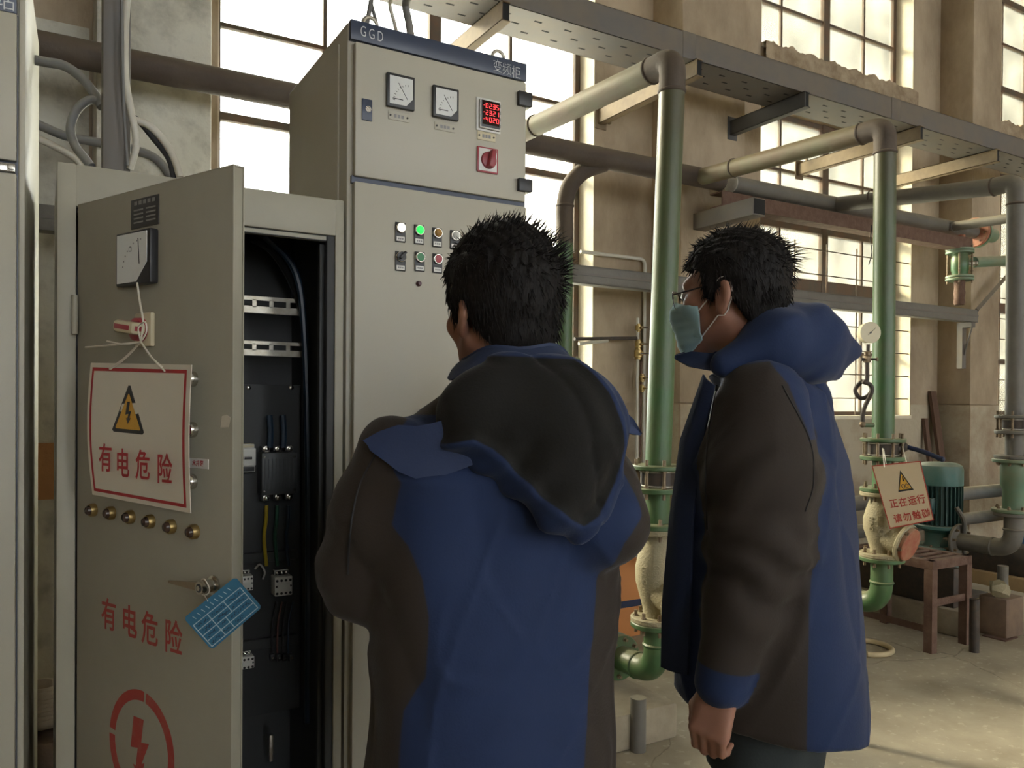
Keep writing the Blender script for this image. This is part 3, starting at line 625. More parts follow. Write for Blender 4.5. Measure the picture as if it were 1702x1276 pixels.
cx, cy, w, h = FD.rect(367, 689, 383, 711); mb = MB(FD.M @ Matrix.Translation((cx, cy, 0))); mb.prism([(-w * .5, -h * .5), (w * .35, -h * .45), (w * .5, h * .3), (w * .1, h * .5), (-w * .35, h * .4)], 0, 0.0008, sign_w); mb.build('torn_sticker', DO)
# stencilled characters and the hazard mark
mb = MB(FD.M)
for ch, u, v in (('有', 181, 1025), ('电', 215, 1036.5), ('危', 249, 1048.5), ('险', 288, 1063)):
    x, y = FD.at(u, v); mb.text(ch, Matrix.Translation((x, y, 0.0004)), 0.074, stencil, 0.0010, 0.0002, 0.86)
mb.build('stencil_lettering', DO)
mb = MB(FD.M); ex, ey = FD.at(234, 1243); R0 = abs(FD.at(291, 1243)[0] - FD.at(183, 1243)[0]) / 2; R1 = R0 * 0.82
for a0, a1 in ((84, 172), (-88, 80), (178, 268)):
    n = 26; po = [(ex + R0 * math.cos(math.radians(a0 + (a1 - a0) * i / n)), ey + R0 * math.sin(math.radians(a0 + (a1 - a0) * i / n))) for i in range(n + 1)]
    pi_ = [(ex + R1 * math.cos(math.radians(a0 + (a1 - a0) * i / n)), ey + R1 * math.sin(math.radians(a0 + (a1 - a0) * i / n))) for i in range(n + 1)]
    for i in range(n): mb.prism([po[i], po[i + 1], pi_[i + 1], pi_[i]], 0.0002, 0.0006, stencil)
bolt = [(0.12, 0.62), (-0.30, 0.62), (-0.42, -0.06), (-0.12, -0.02), (-0.2, -0.42), (-0.32, -0.40), (-0.02, -0.75), (0.16, -0.28), (0.04, -0.32), (0.34, 0.16), (0.02, 0.12)]
mb.prism([(ex + x * R1 * 0.9, ey + y * R1) for x, y in bolt], 0.0002, 0.0006, stencil); mb.build('hazard_stencil', DO)
# lever lock
x, y = FD.at(356, 972); mb = MB(FD.M @ Matrix.Translation((x, y, 0)))
mb.cyl((0, 0, 0), (0, 0, 0.034), 0.0125, chrome, 22); mb.cyl((0, 0, 0.034), (0, 0, 0.0345), 0.0085, black, 16); mb.cyl((0, 0, 0.0342), (0, 0, 0.036), 0.005, chrome, 12)
mb.lathe((0, 0, 0), (0, 0, 1), [(0, 0.019), (0.004, 0.019), (0.006, 0.014)], chrome, 22)
mb.add([(-0.004, 0.009, 0.020), (-0.004, -0.009, 0.020), (-0.085, 0.006, 0.040), (-0.085, 0.001, 0.040), (-0.004, 0.009, 0.028), (-0.004, -0.009, 0.028), (-0.085, 0.006, 0.045), (-0.085, 0.001, 0.045)], [(0, 2, 3, 1), (4, 5, 7, 6), (0, 4, 6, 2), (1, 3, 7, 5), (2, 6, 7, 3), (0, 1, 5, 4)], chrome); mb.build('door_handle', DO, label='chrome lever lock')
for z in (0.45, 1.55):
    mb = MB(); mb.cyl((hin.x - 0.006, hin.y - 0.008, z), (hin.x - 0.006, hin.y - 0.008, z + 0.09), 0.007, paint_old, 12); mb.build('hinge', DO)

# ---- hazard board hung on the door
FS = Face(FD.o + dn * 0.034, dx, dn)
c4 = [FS.at(151, 602.5), FS.at(318, 606), FS.at(313.5, 853), FS.at(150.5, 822)]
def board_pt(s, t):                                                 # s across, t down, a little bowed
    a = V((*c4[0], 0)).lerp(V((*c4[1], 0)), s); b = V((*c4[3], 0)).lerp(V((*c4[2], 0)), s); p = a.lerp(b, t)
    p.z = 0.010 * math.sin(math.pi * t) * (1 - 0.5 * s) - 0.004 * t; return FS.M @ p
def board(parent, name, thick, m):
    mb = MB(); n = 10; n_ = FS.n
    top = [[board_pt(i / n, j / n) for i in range(n + 1)] for j in range(n + 1)]; vs = [p for r in top for p in r] + [p - n_ * thick for r in top for p in r]; k = (n + 1) ** 2; fs = []
    idx = lambda i, j: j * (n + 1) + i
    for j in range(n):
        for i in range(n):
            a, b, c, d = idx(i, j), idx(i + 1, j), idx(i + 1, j + 1), idx(i, j + 1); fs += [(a, d, c, b), (k + a, k + b, k + c, k + d)]
    for i in range(n):
        for a, b in ((idx(i, 0), idx(i + 1, 0)), (idx(i + 1, n), idx(i, n)), (idx(0, i + 1), idx(0, i)), (idx(n, i), idx(n, i + 1))): fs.append((a, b, k + b, k + a))
    mb.add(vs, fs, m); return mb.build(name, parent)
SG = thing('hazard_sign', 'white hazard board with yellow triangle and large red characters hanging on the open door', 'sign', tuple(board_pt(0.5, 1)))
board(SG, 'board', 0.002, sign_w)
def on_board(mb, poly, m, off=0.0006):                               # polygon in board coordinates
    mb.add([board_pt(s, t) + FS.n * off for s, t in poly], [tuple(range(len(poly)))], m, False)
mb = MB(); st = 16
for i in range(st):
    a, b = 0.035 + 0.93 * i / st, 0.035 + 0.93 * (i + 1) / st
    on_board(mb, [(a, .035), (a, .06), (b, .06), (b, .035)], red_p); on_board(mb, [(a, .945), (a, .968), (b, .968), (b, .945)], red_p)
    a, b = 0.035 + 0.933 * i / st, 0.035 + 0.933 * (i + 1) / st
    on_board(mb, [(.028, a), (.028, b), (.048, b), (.048, a)], red_p); on_board(mb, [(.947, a), (.947, b), (.967, b), (.967, a)], red_p)
mb.build('red_border', SG)
def tri(s0, t0, s1, t1, cut, m, mb, off):
    c = (s0 + s1) / 2; on_board(mb, [(c + cut * .35, t0 + cut * .3), (c - cut * .35, t0 + cut * .3), (s0, t1 - cut * .5), (s0 + cut * .5, t1), (s1 - cut * .5, t1), (s1, t1 - cut * .5)], m, off)
mb = MB(); tri(.275, .15, .595, .50, .03, black, mb, .0008); tri(.310, .215, .56, .473, .012, sign_y, mb, .0011)
bl = [(.425, .275), (.452, .275), (.442, .345), (.468, .340), (.450, .395), (.465, .392), (.437, .435), (.420, .392), (.434, .395), (.442, .362), (.410, .370)]
on_board(mb, [(s, t) for s, t in bl], black, .0014); mb.build('warning_triangle', SG)
mb = MB()
for ch, u, v in (('有', 177, 764), ('电', 205.5, 773), ('危', 239, 776), ('险', 275, 783)):
    x, y = FS.at(u, v, 0.008); mb.text(ch, FS.M @ Matrix.Translation((x, y, 0.0105)), 0.064, red_p, 0.0007, 0.0003, 0.84)
mb.build('lettering', SG)
def dp(u, v, off): return FD.M @ V((*FD.at(u, v, off), off))
mb = MB(); sw = 0.0017
knot = dp(234, 568, 0.055)
for u, v, bnd in ((182, 613, 0), (184, 613, 6), (274, 617, 0), (270, 610, -6)):
    e = dp(u, v, 0.040); mb.tube(spline([knot, knot.lerp(e, 0.5) + V((0, 0, -0.004)) + dx * bnd * 0.0005, e], 6), sw, string_w, 6)
mb.tube(spline([dp(228, 470, 0.034), dp(233, 505, 0.04), dp(238, 535, 0.05), knot], 6), sw * 1.3, string_w, 6)
mb.tube(spline([knot, dp(205, 572, 0.06), dp(178, 567, 0.06)], 6), sw * 1.2, string_w, 6); mb.tube(spline([knot, dp(190, 573, 0.05), dp(142, 577, 0.045)], 6), sw * 1.2, string_w, 6)
mb.tube(spline([knot, dp(243, 552, 0.055), dp(241, 535, 0.055), dp(230, 545, 0.055), knot], 6), sw, string_w, 6); mb.build('string', SG)
# ---- blue tag card on the lock
tag_b = mat('blue printed card', (0.035, 0.15, 0.25), 0.35, col2=(0.045, 0.18, 0.29), scale=10); tag_l = mat('card ruling', (0.50, 0.58, 0.63), 0.5); tag_d = mat('card field blue', (0.06, 0.16, 0.25), 0.4); ink = mat('ball pen ink', (0.012, 0.03, 0.06), 0.6)
_lk = FD.M @ V((*FD.at(356, 972), 0.022)); _bk = (_lk - CAM); _bk.z = 0; _bk.normalize(); _rt = V((_bk.y, -_bk.x, 0))
FT = Face(_lk - _bk * 0.035, _rt * 0.94 - _bk * 0.34, -_bk * 0.94 - _rt * 0.34)
q4 = [FT.at(u, v) for u, v in ((305, 1027), (391, 958.5), (435.5, 1009), (352, 1080))]
TG = thing('inspection_tag', 'blue inspection card with white grid hanging from the chrome door lever', 'tag', tuple(FT.M @ V((*q4[3], 0))))
def tp(s, t, z=0.0):
    a = V((*q4[0], z)).lerp(V((*q4[1], z)), s); b = V((*q4[3], z)).lerp(V((*q4[2], z)), s); return FT.M @ a.lerp(b, t)
mb = MB(); rc = [(.04, 0), (.96, 0), (1, .06), (1, .94), (.96, 1), (.04, 1), (0, .94), (0, .06)]
mb.add([tp(s, t, 0.0) for s, t in rc] + [tp(s, t, -0.0012) for s, t in rc], [tuple(range(7, -1, -1)), tuple(range(8, 16))] + [(i, (i + 1) % 8, 8 + (i + 1) % 8, 8 + i) for i in range(8)], tag_b, False); mb.build('card', TG)
mb = MB()
def ln(s0, t0, s1, t1, m, w=0.0009, z=0.0006): mb.cyl(tp(s0, t0, z), tp(s1, t1, z), w, m, 5)
for t in (.28, .445, .61, .775, .94): ln(.04, t, .95, t, tag_l)
for s in (.04, .95): ln(s, .28, s, .94, tag_l)
for s in (.31, .62): ln(s, .28, s, .61 if s > .5 else .94, tag_l)
ln(.49, .61, .49, .94, tag_l); mb.build('ruling', TG)
mb = MB(); rn = random.Random(3)
for t, sets in ((.365, ((.08, .27), (.36, .58), (.68, .9))), (.53, ((.1, .26), (.36, .6), (.66, .9))), (.69, ((.1, .26), (.36, .46), (.55, .9))), (.86, ((.08, .45), (.56, .72)))):
    for a, b in sets:
        x = a
        while x < b:
            y = rn.uniform(-.04, .04); mb.cyl(tp(x, t + y, .0007), tp(x + .018, t + rn.uniform(-.045, .045), .0007), .0006, ink, 4); x += .021
x = .12
while x < .88:
    mb.cyl(tp(x, .10, .0006), tp(x + .02, .2, .0006), .0007, tag_l, 4); x += .085
mb.build('handwriting', TG)
mb = MB(); lk = FD.M @ V((*FD.at(356, 972), 0.022)); n = 14
mb.tube([lk + dn * (0.002 * math.sin(i)) + (FD.up * math.cos(2 * math.pi * i / n) * 0.0155 + dx * math.sin(2 * math.pi * i / n) * 0.0155) for i in range(n)], 0.0012, string_w, 6, closed=True)
mb.tube([lk - FD.up * 0.0155, tp(.45, .04, 0.001)], 0.0012, string_w, 6); mb.build('tie', TG)

# ---------------------------------------------------------------- cabinet at the very left
LA = math.radians(2.4); lx = gx(41, 640); CLZ = 2.36
L_ = thing('control_cabinet', 'grey control cabinet cut by the left edge of the photo, dark blue header', 'electrical cabinet', (lx - 0.3, Y0 + 0.3, 0))
LM = Matrix.Translation((lx, Y0, 0)) @ Matrix.Rotation(-LA, 4, 'Z')
FL = Face((lx, Y0, 1.4), LM.to_3x3() @ V((1, 0, 0)), LM.to_3x3() @ V((0, -1, 0)))
def lz(v): return FL.at(20, v)[1] + 1.4
ed = FL.at(27.5, 640)[0]
mb = MB(LM); mb.bx((-0.62, 0, 0.06), (0, 0.6, CLZ + 0.07), paint, 0.004); mb.bx((-0.6, 0.02, 0), (-0.02, 0.58, 0.06), black); mb.bx((-0.62, -0.004, 0.06), (ed + 0.002, 0.001, lz(26)), band); mb.bx((-0.012, -0.006, 0.06), (0, 0, CLZ + 0.07), paint_pale, 0.002); mb.build('body', L_)
mb = MB(LM); mb.bx((-0.62, -0.016, lz(26)), (ed, 0, CLZ + 0.07), band, 0.002); x, y = FL.at(8, 8)
mb.M = Matrix(); mb.text('站', FL.M @ Matrix.Translation((x, y, 0.0165)), 0.046, letter_w, -0.0004, 0.0004); mb.build('header_band', L_)
mb = MB(LM); mb.bx((-0.6, -0.02, lz(270)), (ed, 0, lz(27)), paint, 0.003); mb.build('upper_door', L_)
mb = MB(LM); mb.bx((-0.6, -0.02, 0.1), (ed, 0, lz(291)), paint, 0.003); dl = mb.build('lower_door', L_)
mb = MB(LM); a = FL.at(-20, 276); mb.bx((a[0], -0.026, lz(290)), (ed - 0.002, -0.002, lz(276)), chrome, 0.002); x1 = FL.at(14, 283); mb.bx((x1[0], -0.030, lz(287)), (x1[0] + 0.012, -0.02, lz(279)), zinc, 0.001); mb.build('hinge', L_)
# ================================================================== PIPES, VALVES AND PUMPS
p_brown = mat('dusty brown pipe', (0.085, 0.066, 0.05), 0.75, col2=(0.06, 0.042, 0.033), scale=7, amt=0.8, bump=0.15, bscale=70, dust=((0.22, 0.17, 0.11), 0.5))
p_olive = mat('dusty olive pipe', (0.115, 0.11, 0.058), 0.65, col2=(0.125, 0.075, 0.045), scale=5, amt=0.75, bump=0.12, bscale=80, dust=((0.22, 0.18, 0.10), 0.55))
p_green = mat('green pipe paint', (0.042, 0.125, 0.042), 0.42, col2=(0.075, 0.105, 0.052), scale=5, amt=0.8, bump=0.08, bscale=90, dust=((0.36, 0.31, 0.19), 0.5))
p_grey = mat('grey pipe paint', (0.135, 0.128, 0.112), 0.55, col2=(0.095, 0.088, 0.075), scale=6, amt=0.7, bump=0.1, dust=((0.32, 0.27, 0.18), 0.55))
p_teal = mat('teal pump paint', (0.03, 0.155, 0.14), 0.45, col2=(0.06, 0.13, 0.115), scale=8, amt=0.6, dust=((0.45, 0.42, 0.32), 0.5))
p_teal_d = mat('dark teal fins', (0.02, 0.075, 0.072), 0.5, dust=((0.3, 0.28, 0.2), 0.4))
p_jade = mat('pale jade valve paint', (0.11, 0.20, 0.13), 0.5, col2=(0.16, 0.18, 0.11), scale=9, amt=0.7, dust=((0.48, 0.42, 0.28), 0.65))
cast = mat('sandy cast iron', (0.33, 0.285, 0.18), 0.75, col2=(0.28, 0.25, 0.16), scale=16, amt=0.8, bump=0.4, bscale=120)
rust = mat('rusted steel', (0.10, 0.052, 0.036), 0.85, col2=(0.16, 0.10, 0.07), scale=18, amt=0.8, bump=0.3, bscale=90)
rust_red = mat('red oxide flange', (0.30, 0.085, 0.05), 0.75, col2=(0.36, 0.20, 0.12), scale=24, amt=0.7, dust=((0.45, 0.36, 0.24), 0.6))
bolt_m = mat('old bolt steel', (0.26, 0.20, 0.13), 0.55, 0.5, col2=(0.12, 0.08, 0.05), scale=40, amt=0.8)
steel_g = mat('grey tray steel', (0.115, 0.11, 0.105), 0.55, 0.2, col2=(0.15, 0.12, 0.088), scale=3.5, amt=0.7, dust=((0.45, 0.37, 0.25), 0.5))
steel_d = mat('dark bracket steel', (0.075, 0.075, 0.075), 0.6, 0.2, dust=((0.3, 0.25, 0.18), 0.5)); steel_b = mat('dusty tan bracket steel', (0.21, 0.155, 0.09), 0.75, col2=(0.145, 0.105, 0.065), scale=9, amt=0.8)
slot_m = mat('slot darkness', (0.012, 0.012, 0.012), 0.9)  # black that stands in for the shade inside slots and open ends
iron = mat('dark iron', (0.05, 0.045, 0.04), 0.6, 0.3, col2=(0.10, 0.07, 0.05), scale=30, amt=0.6)
blue_lev = mat('dark blue lever', (0.02, 0.03, 0.07), 0.35); cable_g = mat('grey cable sheath', (0.15, 0.15, 0.145), 0.55, dust=((0.42, 0.40, 0.35), 0.6)); cable_w = mat('white conduit', (0.55, 0.53, 0.46), 0.6, dust=((0.45, 0.38, 0.26), 0.5))
concrete = mat('plinth concrete', (0.36, 0.31, 0.225), 0.92, col2=(0.24, 0.20, 0.14), scale=6, amt=0.8, bump=0.4, bscale=35)

def worn_above(m, name, col, z0, z1):
    m = m.copy(); m.name = name; nt = m.node_tree; N, L = nt.nodes, nt.links; b = N['Principled BSDF']; src = b.inputs['Base Color'].links[0].from_socket
    tc = N.new('ShaderNodeTexCoord'); sx = N.new('ShaderNodeSeparateXYZ'); L.new(tc.outputs['Object'], sx.inputs[0]); nz = N.new('ShaderNodeTexNoise'); nz.inputs['Scale'].default_value = 6; nz.inputs['Detail'].default_value = 6; L.new(tc.outputs['Object'], nz.inputs['Vector'])
    ma = N.new('ShaderNodeMath'); ma.operation = 'MULTIPLY_ADD'; ma.inputs[1].default_value = 0.7; L.new(nz.outputs['Fac'], ma.inputs[0]); L.new(sx.outputs['Z'], ma.inputs[2])
    mr = N.new('ShaderNodeMapRange'); mr.inputs[1].default_value = z0 + .35; mr.inputs[2].default_value = z1 + .35; mr.inputs[4].default_value = .9; L.new(ma.outputs[0], mr.inputs[0])
    mx = N.new('ShaderNodeMix'); mx.data_type = 'RGBA'; L.new(mr.outputs[0], mx.inputs[0]); L.new(src, mx.inputs[6]); mx.inputs[7].default_value = (*col, 1); L.new(mx.outputs[2], b.inputs['Base Color']); return m
p_riser = worn_above(p_green, 'riser paint, older above', (0.085, 0.077, 0.045), 0.55, 1.45)
def bolts(parent, c, ax, R, n, up, dn, ph=0.2, m=None, hs=0.011):
    ax = V(ax).normalized(); q = m or bolt_m
    for p in rings(c, ax, R, n, ph):
        mb = MB(); mb.cyl(p - ax * dn, p + ax * up, hs * 0.62, q, 8); mb.cyl(p + ax * (up * 0.35), p + ax * (up * 0.35 + 0.011), hs, q, 6); mb.cyl(p - ax * (dn * 0.35 + 0.011), p - ax * (dn * 0.35), hs, q, 6); mb.build('bolt', parent)
def disc(mb, c, ax, r, t, m, ri=None):
    c = V(c); ax = V(ax).normalized(); b = min(0.004, t * 0.3)
    mb.lathe(c - ax * t / 2, ax, [(0, r - b), (b, r), (t - b, r), (t, r - b)], m, 30)
def weld(mb, c, ax, r, m): c = V(c); ax = V(ax).normalized(); mb.lathe(c - ax * 0.008, ax, [(0, r), (0.004, r + 0.005), (0.010, r + 0.006), (0.016, r)], m, 26, False)
Y_M, Z_M = 3.90, 2.875                                              # the header along the wall

# ---- header pipes along the wall
mb = MB(); mb.cyl((-3.4, Y_M, Z_M), (3.90, Y_M, Z_M), 0.0625, p_brown, 28); H1 = solo(mb, 'header_pipe', 'long dusty brown header pipe running along the wall behind the tall cabinet', 'pipe')
cap_m = mat('pale end cap', (0.55, 0.52, 0.45), 0.7, col2=(0.38, 0.34, 0.27), scale=30)
T2 = thing('header_pipe', 'grey header pipe above a brown channel, ending in a rusty red flange', 'pipe', (5.4, Y_M, Z_M))
mb = MB(); mb.cyl((4.0, Y_M, Z_M), (6.86, Y_M, Z_M), 0.055, p_grey, 26); mb.build('pipe', T2)
mb = MB(); mb.lathe((3.998, Y_M, Z_M), (-1, 0, 0), [(0, 0.060), (0.006, 0.060), (0.012, 0.050), (0.016, 0.025), (0.017, 0.0001)], cap_m, 26); mb.build('end_cap', T2, label='pale round end cap')
mb = MB(); mb.cyl((6.46, Y_M, Z_M - 0.01), (6.46, 2.5, Z_M - 0.06), 0.038, p_grey, 20); weld(mb, (6.46, Y_M - 0.06, Z_M - 0.01), (0, -1, 0), 0.038, p_grey); mb.build('branch_pipe', T2)
mb = MB(); disc(mb, (6.88, Y_M, Z_M), (1, 0, 0), 0.125, 0.03, rust_red); mb.build('flange', T2, label='rusty red flange'); bolts(T2, (6.89, Y_M, Z_M), (1, 0, 0), 0.095, 8, 0.035, 0.035)
mb = MB(); disc(mb, (6.925, Y_M, Z_M), (1, 0, 0), 0.125, 0.03, p_jade); mb.cyl((6.93, Y_M, Z_M), (7.15, Y_M, Z_M), 0.06, p_jade, 22); mb.build('flange', T2, label='pale green flange')
mb = MB(); c0, c1 = (4.0, Y_M - 0.05, 2.70), (6.72, Y_M + 0.03, 2.79)
mb.bx((3.86, Y_M - 0.055, 2.70), (6.75, Y_M - 0.047, 2.80), rust); mb.bx((3.86, Y_M - 0.05, 2.792), (6.75, Y_M + 0.06, 2.80), rust); mb.bx((3.86, Y_M - 0.05, 2.70), (6.75, Y_M + 0.06, 2.708), rust)
solo(mb, 'steel_channel', 'rusty brown steel channel carrying the grey header pipe', 'steel channel')
mb = MB(); mb.bx((3.86, 3.58, 2.59), (3.97, 4.118, 2.70), steel_g, 0.003); mb.bx((3.868, 3.576, 2.598), (3.962, 3.585, 2.692), slot_m); solo(mb, 'pipe_bracket', 'grey box arm on the column under the end of the brown header pipe', 'bracket')

# ---- U channel in front of the windows
mb = MB(); mb.bx((-1.0, 3.99, 2.125), (7.1, 3.998, 2.235), p_grey); mb.bx((-1.0, 3.99, 2.227), (7.1, 4.075, 2.235), p_grey); mb.bx((-1.0, 3.99, 2.125), (7.1, 4.075, 2.133), p_grey); mb.bx((-1.0, 3.985, 2.175), (7.1, 3.991, 2.19), steel_g)
solo(mb, 'steel_channel', 'long grey steel channel at head height across the windows and columns', 'steel channel')
for x in (7.0,):
    B = MB(); B.bx((x, 3.99, 2.08), (x + 0.06, 4.12, 2.124), steel_g); B.bx((x, 4.07, 1.72), (x + 0.06, 4.118, 2.08), steel_g); B.cyl((x + 0.03, 4.10, 1.75), (x + 0.03, 4.0, 2.09), 0.008, steel_g, 8); solo(B, 'channel_bracket', 'small steel bracket with rod brace under the far end of the long grey channel', 'bracket')

# ---- green drop pipe by the first window
GP = thing('drop_pipe', 'green drop pipe with brown elbow standing by the bright window behind the bare-headed man', 'pipe', (2.715, 4.0, 0))
xx = 2.715
mb = MB(); mb.tube(spline([(2.95, 3.915, 2.855), (2.83, 3.97, 2.80), (2.745, 3.995, 2.70), (xx, 4.0, 2.58), (xx, 4.0, 2.46), (xx, 4.0, 2.35)], 7), 0.052, p_brown, 22); weld(mb, (xx, 4.0, 2.58), (0, 0, 1), 0.052, p_brown); mb.build('elbow', GP)
mb = MB(); mb.cyl((xx, 4.0, 2.36), (xx, 4.0, 1.66), 0.052, p_green, 22); mb.cyl((xx, 4.0, 1.55), (xx, 4.0, 0), 0.052, p_green, 22); mb.ball((xx - 0.05, 3.965, 1.86), (0.02, 0.02, 0.035), p_green); mb.build('pipe', GP)
for z in (1.655, 1.60):
    mb = MB(); disc(mb, (xx, 4.0, z), (0, 0, 1), 0.10, 0.022, p_green); mb.build('flange', GP)
mb = MB(); mb.cyl((xx, 4.0, 1.59), (xx, 4.0, 1.54), 0.055, p_green, 20); mb.build('neck', GP); bolts(GP, (xx, 4.0, 1.628), (0, 0, 1), 0.08, 8, 0.05, 0.05)

# ---- white conduit and little valve set on the wall
a = atY(965, 418, 4.40); b = atY(1072, 431, 4.40); c = atY(1068, 700, 4.40)
mb = MB(); mb.tube(fillet([a, b, (b.x, 4.40, 0.6)], 0.05), 0.013, cable_w, 10); solo(mb, 'conduit', 'thin white conduit bending down the wall beside the green drop pipe', 'conduit')
VS = thing('sampling_valve_set', 'small old brass valve set on a thin upright pipe against the wall', 'valve', (b.x - 0.05, 4.36, 0))
def wv(u, v, y=4.33): return atY(u, v, y)
mb = MB(); t0 = wv(1060, 528); mb.cyl((t0.x, 4.33, t0.z), (t0.x, 4.33, 0), 0.010, cable_w, 10); t1 = wv(1067, 600); mb.cyl((t1.x, 4.34, t1.z), (t1.x, 4.34, 0), 0.008, rust, 8); mb.build('pipe', VS)
for v, s in ((545, .022), (572, .026), (588, .03), (628, .022), (645, .02)):
    p = wv(1061 if v < 600 else 1067, v); mb = MB(); mb.lathe(p - V((0, 0, s * 1.3)), (0, 0, 1), [(0, s * .7), (s * .4, s * .7), (s * .5, s), (s * 2.1, s), (s * 2.2, s * .7), (s * 2.6, s * .7)], brass, 10)
    mb.cyl(p, p + V((0, -0.05, 0)), s * .4, brass, 8); mb.box(p + V((0.01, -0.055, 0)), (s * 2.6, 0.008, 0.012), iron, 0.002); mb.build('valve', VS)
mb = MB(); p = wv(955, 563); q = wv(1058, 562); mb.cyl(p, q, 0.012, iron, 8); mb.cyl(wv(962, 571), wv(1010, 566), 0.012, cable_w, 8); mb.build('cross_pipe', VS)

# ---- cable tray with slotted bottom and its brackets
TY0, TY1, TZ, TZ1 = 3.50, 3.80, 3.40, 3.55
TR = thing('cable_tray', 'long grey steel cable tray with slotted bottom crossing the hall above the pipes', 'cable tray', (5, 3.65, TZ))
mb = MB(); mb.bx((-3.4, TY0, TZ), (14.5, TY1, TZ + 0.003), steel_g); mb.bx((-3.4, TY0, TZ), (14.5, TY0 + 0.003, TZ1), steel_g); mb.bx((-3.4, TY1 - 0.003, TZ), (14.5, TY1, TZ1), steel_g); mb.bx((-3.4, TY0, TZ1 - 0.003), (14.5, TY0 + 0.015, TZ1), steel_g)
for x in (1.2, 3.19, 5.13, 7.1, 9.1): mb.bx((x, TY0 - 0.003, TZ - 0.002), (x + 0.10, TY0, TZ1 + 0.001), steel_g, 0.001)
x = 0.9
while x < 10:
    for k, yy in enumerate((3.58, 3.65, 3.72)):
        mb.bx((x + (k % 2) * 0.09, yy - 0.006, TZ - 0.0006), (x + (k % 2) * 0.09 + 0.045, yy + 0.006, TZ + 0.001), slot_m)
    x += 0.19
mb.build('tray', TR)
for i, (x, y1, m_, lab) in enumerate(((1.97, 4.57, steel_b, 'tan box-section tray bracket above the tall cabinet'), (3.27, 4.42, steel_b, 'tan tray bracket behind the elbow of the nearest riser pipe'),
                                 (4.20, 4.115, steel_d, 'dark grey tray bracket with open end on the column above the man in the mask'), (5.42, 4.55, steel_b, 'tan tray bracket on the centre post of the second window'), (6.41, 4.42, steel_b, 'tan tray bracket above the farthest riser pipe'))):
    mb = MB(); h, w = 0.10, 0.05
    z1 = TZ - 0.002; y0 = TY0 - 0.03
    mb.bx((x, y0, z1 - h), (x + 0.005, y1, z1), m_); mb.bx((x, y0, z1 - 0.005), (x + w, y1, z1), m_); mb.bx((x, y0, z1 - h), (x + w, y1, z1 - h + 0.005), m_); mb.bx((x + 0.005, y0 + 0.012, z1 - h + 0.005), (x + w, y0 + 0.016, z1 - 0.005), slot_m)
    mb.bx((x - 0.02, y1, z1 - h - 0.03), (x + w + 0.02, y1 + 0.008, z1 + 0.03), m_); mb.bx((x + 0.005, y1 - 0.2, z1 - h + 0.005), (x + w, y1, z1 - h + 0.012), m_)
    if i in (1, 3): mb.bx((x + 0.06, y1 - 0.05, z1 - h), (x + 0.075, y1 - 0.03, z1 + 0.10), m_)
    solo(mb, 'tray_bracket', lab, 'bracket', None)

# ---- three riser pipes
PR = 0.0533
def riser(name, u0, v0, u1, v1, D, zax, y_end, label, zlow):
    top, bot = atD(u0, v0, D), atD(u1, v1, D); d = (top - bot) / (top.z - bot.z)
    A = bot + d * (zax - bot.z); B = bot + d * (zlow - bot.z); R = thing(name, label, 'pipe', (B.x, B.y, B.z))
    bend = 0.135; e = A - d * bend
    mb = MB(); mb.tube(fillet([(A.x, A.y + bend + 0.002, A.z), A, e], bend, 12), PR * 1.02, p_brown if D < 4.5 else p_grey, 26); weld(mb, (A.x, A.y + bend, A.z), (0, 1, 0), PR, p_brown); weld(mb, e, (0, 0, 1), PR, p_brown); mb.build('elbow', R)
    mb = MB(); mb.cyl((A.x, A.y + bend, A.z), (A.x, y_end - 0.05, Z_M - 0.01), PR, p_olive if D < 4.5 else p_grey, 26); weld(mb, (A.x, y_end - 0.32, Z_M - 0.02), (0, 1, 0), PR, p_brown); mb.build('branch_pipe', R)
    mb = MB(); mb.cyl(e, B, PR, p_riser if D < 4.5 else p_grey, 28); mb.build('pipe', R)
    mb = MB(); disc(mb, B, (0, 0, 1), 0.108, 0.02, p_green if D < 4.5 else p_grey); mb.build('flange', R)
    return R, B
def zz(v, D, hz): return CAM.z - (v - hz) / F_PX * D
D1, D2, D3 = 3.3, 4.06, 4.8
R1, B1 = riser('riser_pipe', 1117, 145, 1094.6, 750, D1, 2.817, Y_M, 'nearest green riser pipe with brown elbow, between the two men', 1.135)
R2, B2 = riser('riser_pipe', 1470.8, 280, 1467.8, 720, D2, 2.81, Y_M, 'second green riser pipe, carrying the pressure gauge', zz(732, D2, 673))
R3, B3 = riser('riser_pipe', 1690, 310, 1687, 680, D3, 2.74, Y_M, 'farthest riser pipe, grey, cut by the right edge of the photo', zz(694, D3, 675))

def butterfly(B, label, lever_to=None, m=p_green, gap=0.07):
    """wafer valve between two flanges, held by long bolts"""
    T = thing('butterfly_valve', label, 'valve', (B.x, B.y, B.z - gap - 0.012)); c = V((B.x, B.y, B.z - 0.011 - gap / 2))
    mb = MB(); mb.cyl(c - V((0, 0, gap / 2)), c + V((0, 0, gap / 2)), 0.072, iron, 26); mb.cyl(c, c + V((0.085, -0.05, 0)), 0.022, iron, 12); mb.build('body', T)
    for z in (-1, 1):
        r = MB(); disc(r, c + V((0, 0, z * gap * 0.42)), (0, 0, 1), 0.076, 0.008, zinc); r.build('seat_ring', T)
    bolts(T, c, (0, 0, 1), 0.091, 8, gap / 2 + 0.045, gap / 2 + 0.045, 0.35)
    if lever_to:
        s = c + V((0.09, -0.052, 0.01)); mb = MB(); mb.ball(s, 0.026, iron, 12); mb.tube(spline([s + V((0, 0, .005)), s.lerp(lever_to, 0.5) + V((0, 0, 0.008)), lever_to], 6), 0.012, blue_lev, 10); mb.ball(lever_to, 0.014, blue_lev, 10); mb.build('lever', T, label='dark blue lever')
    return c.z - gap / 2
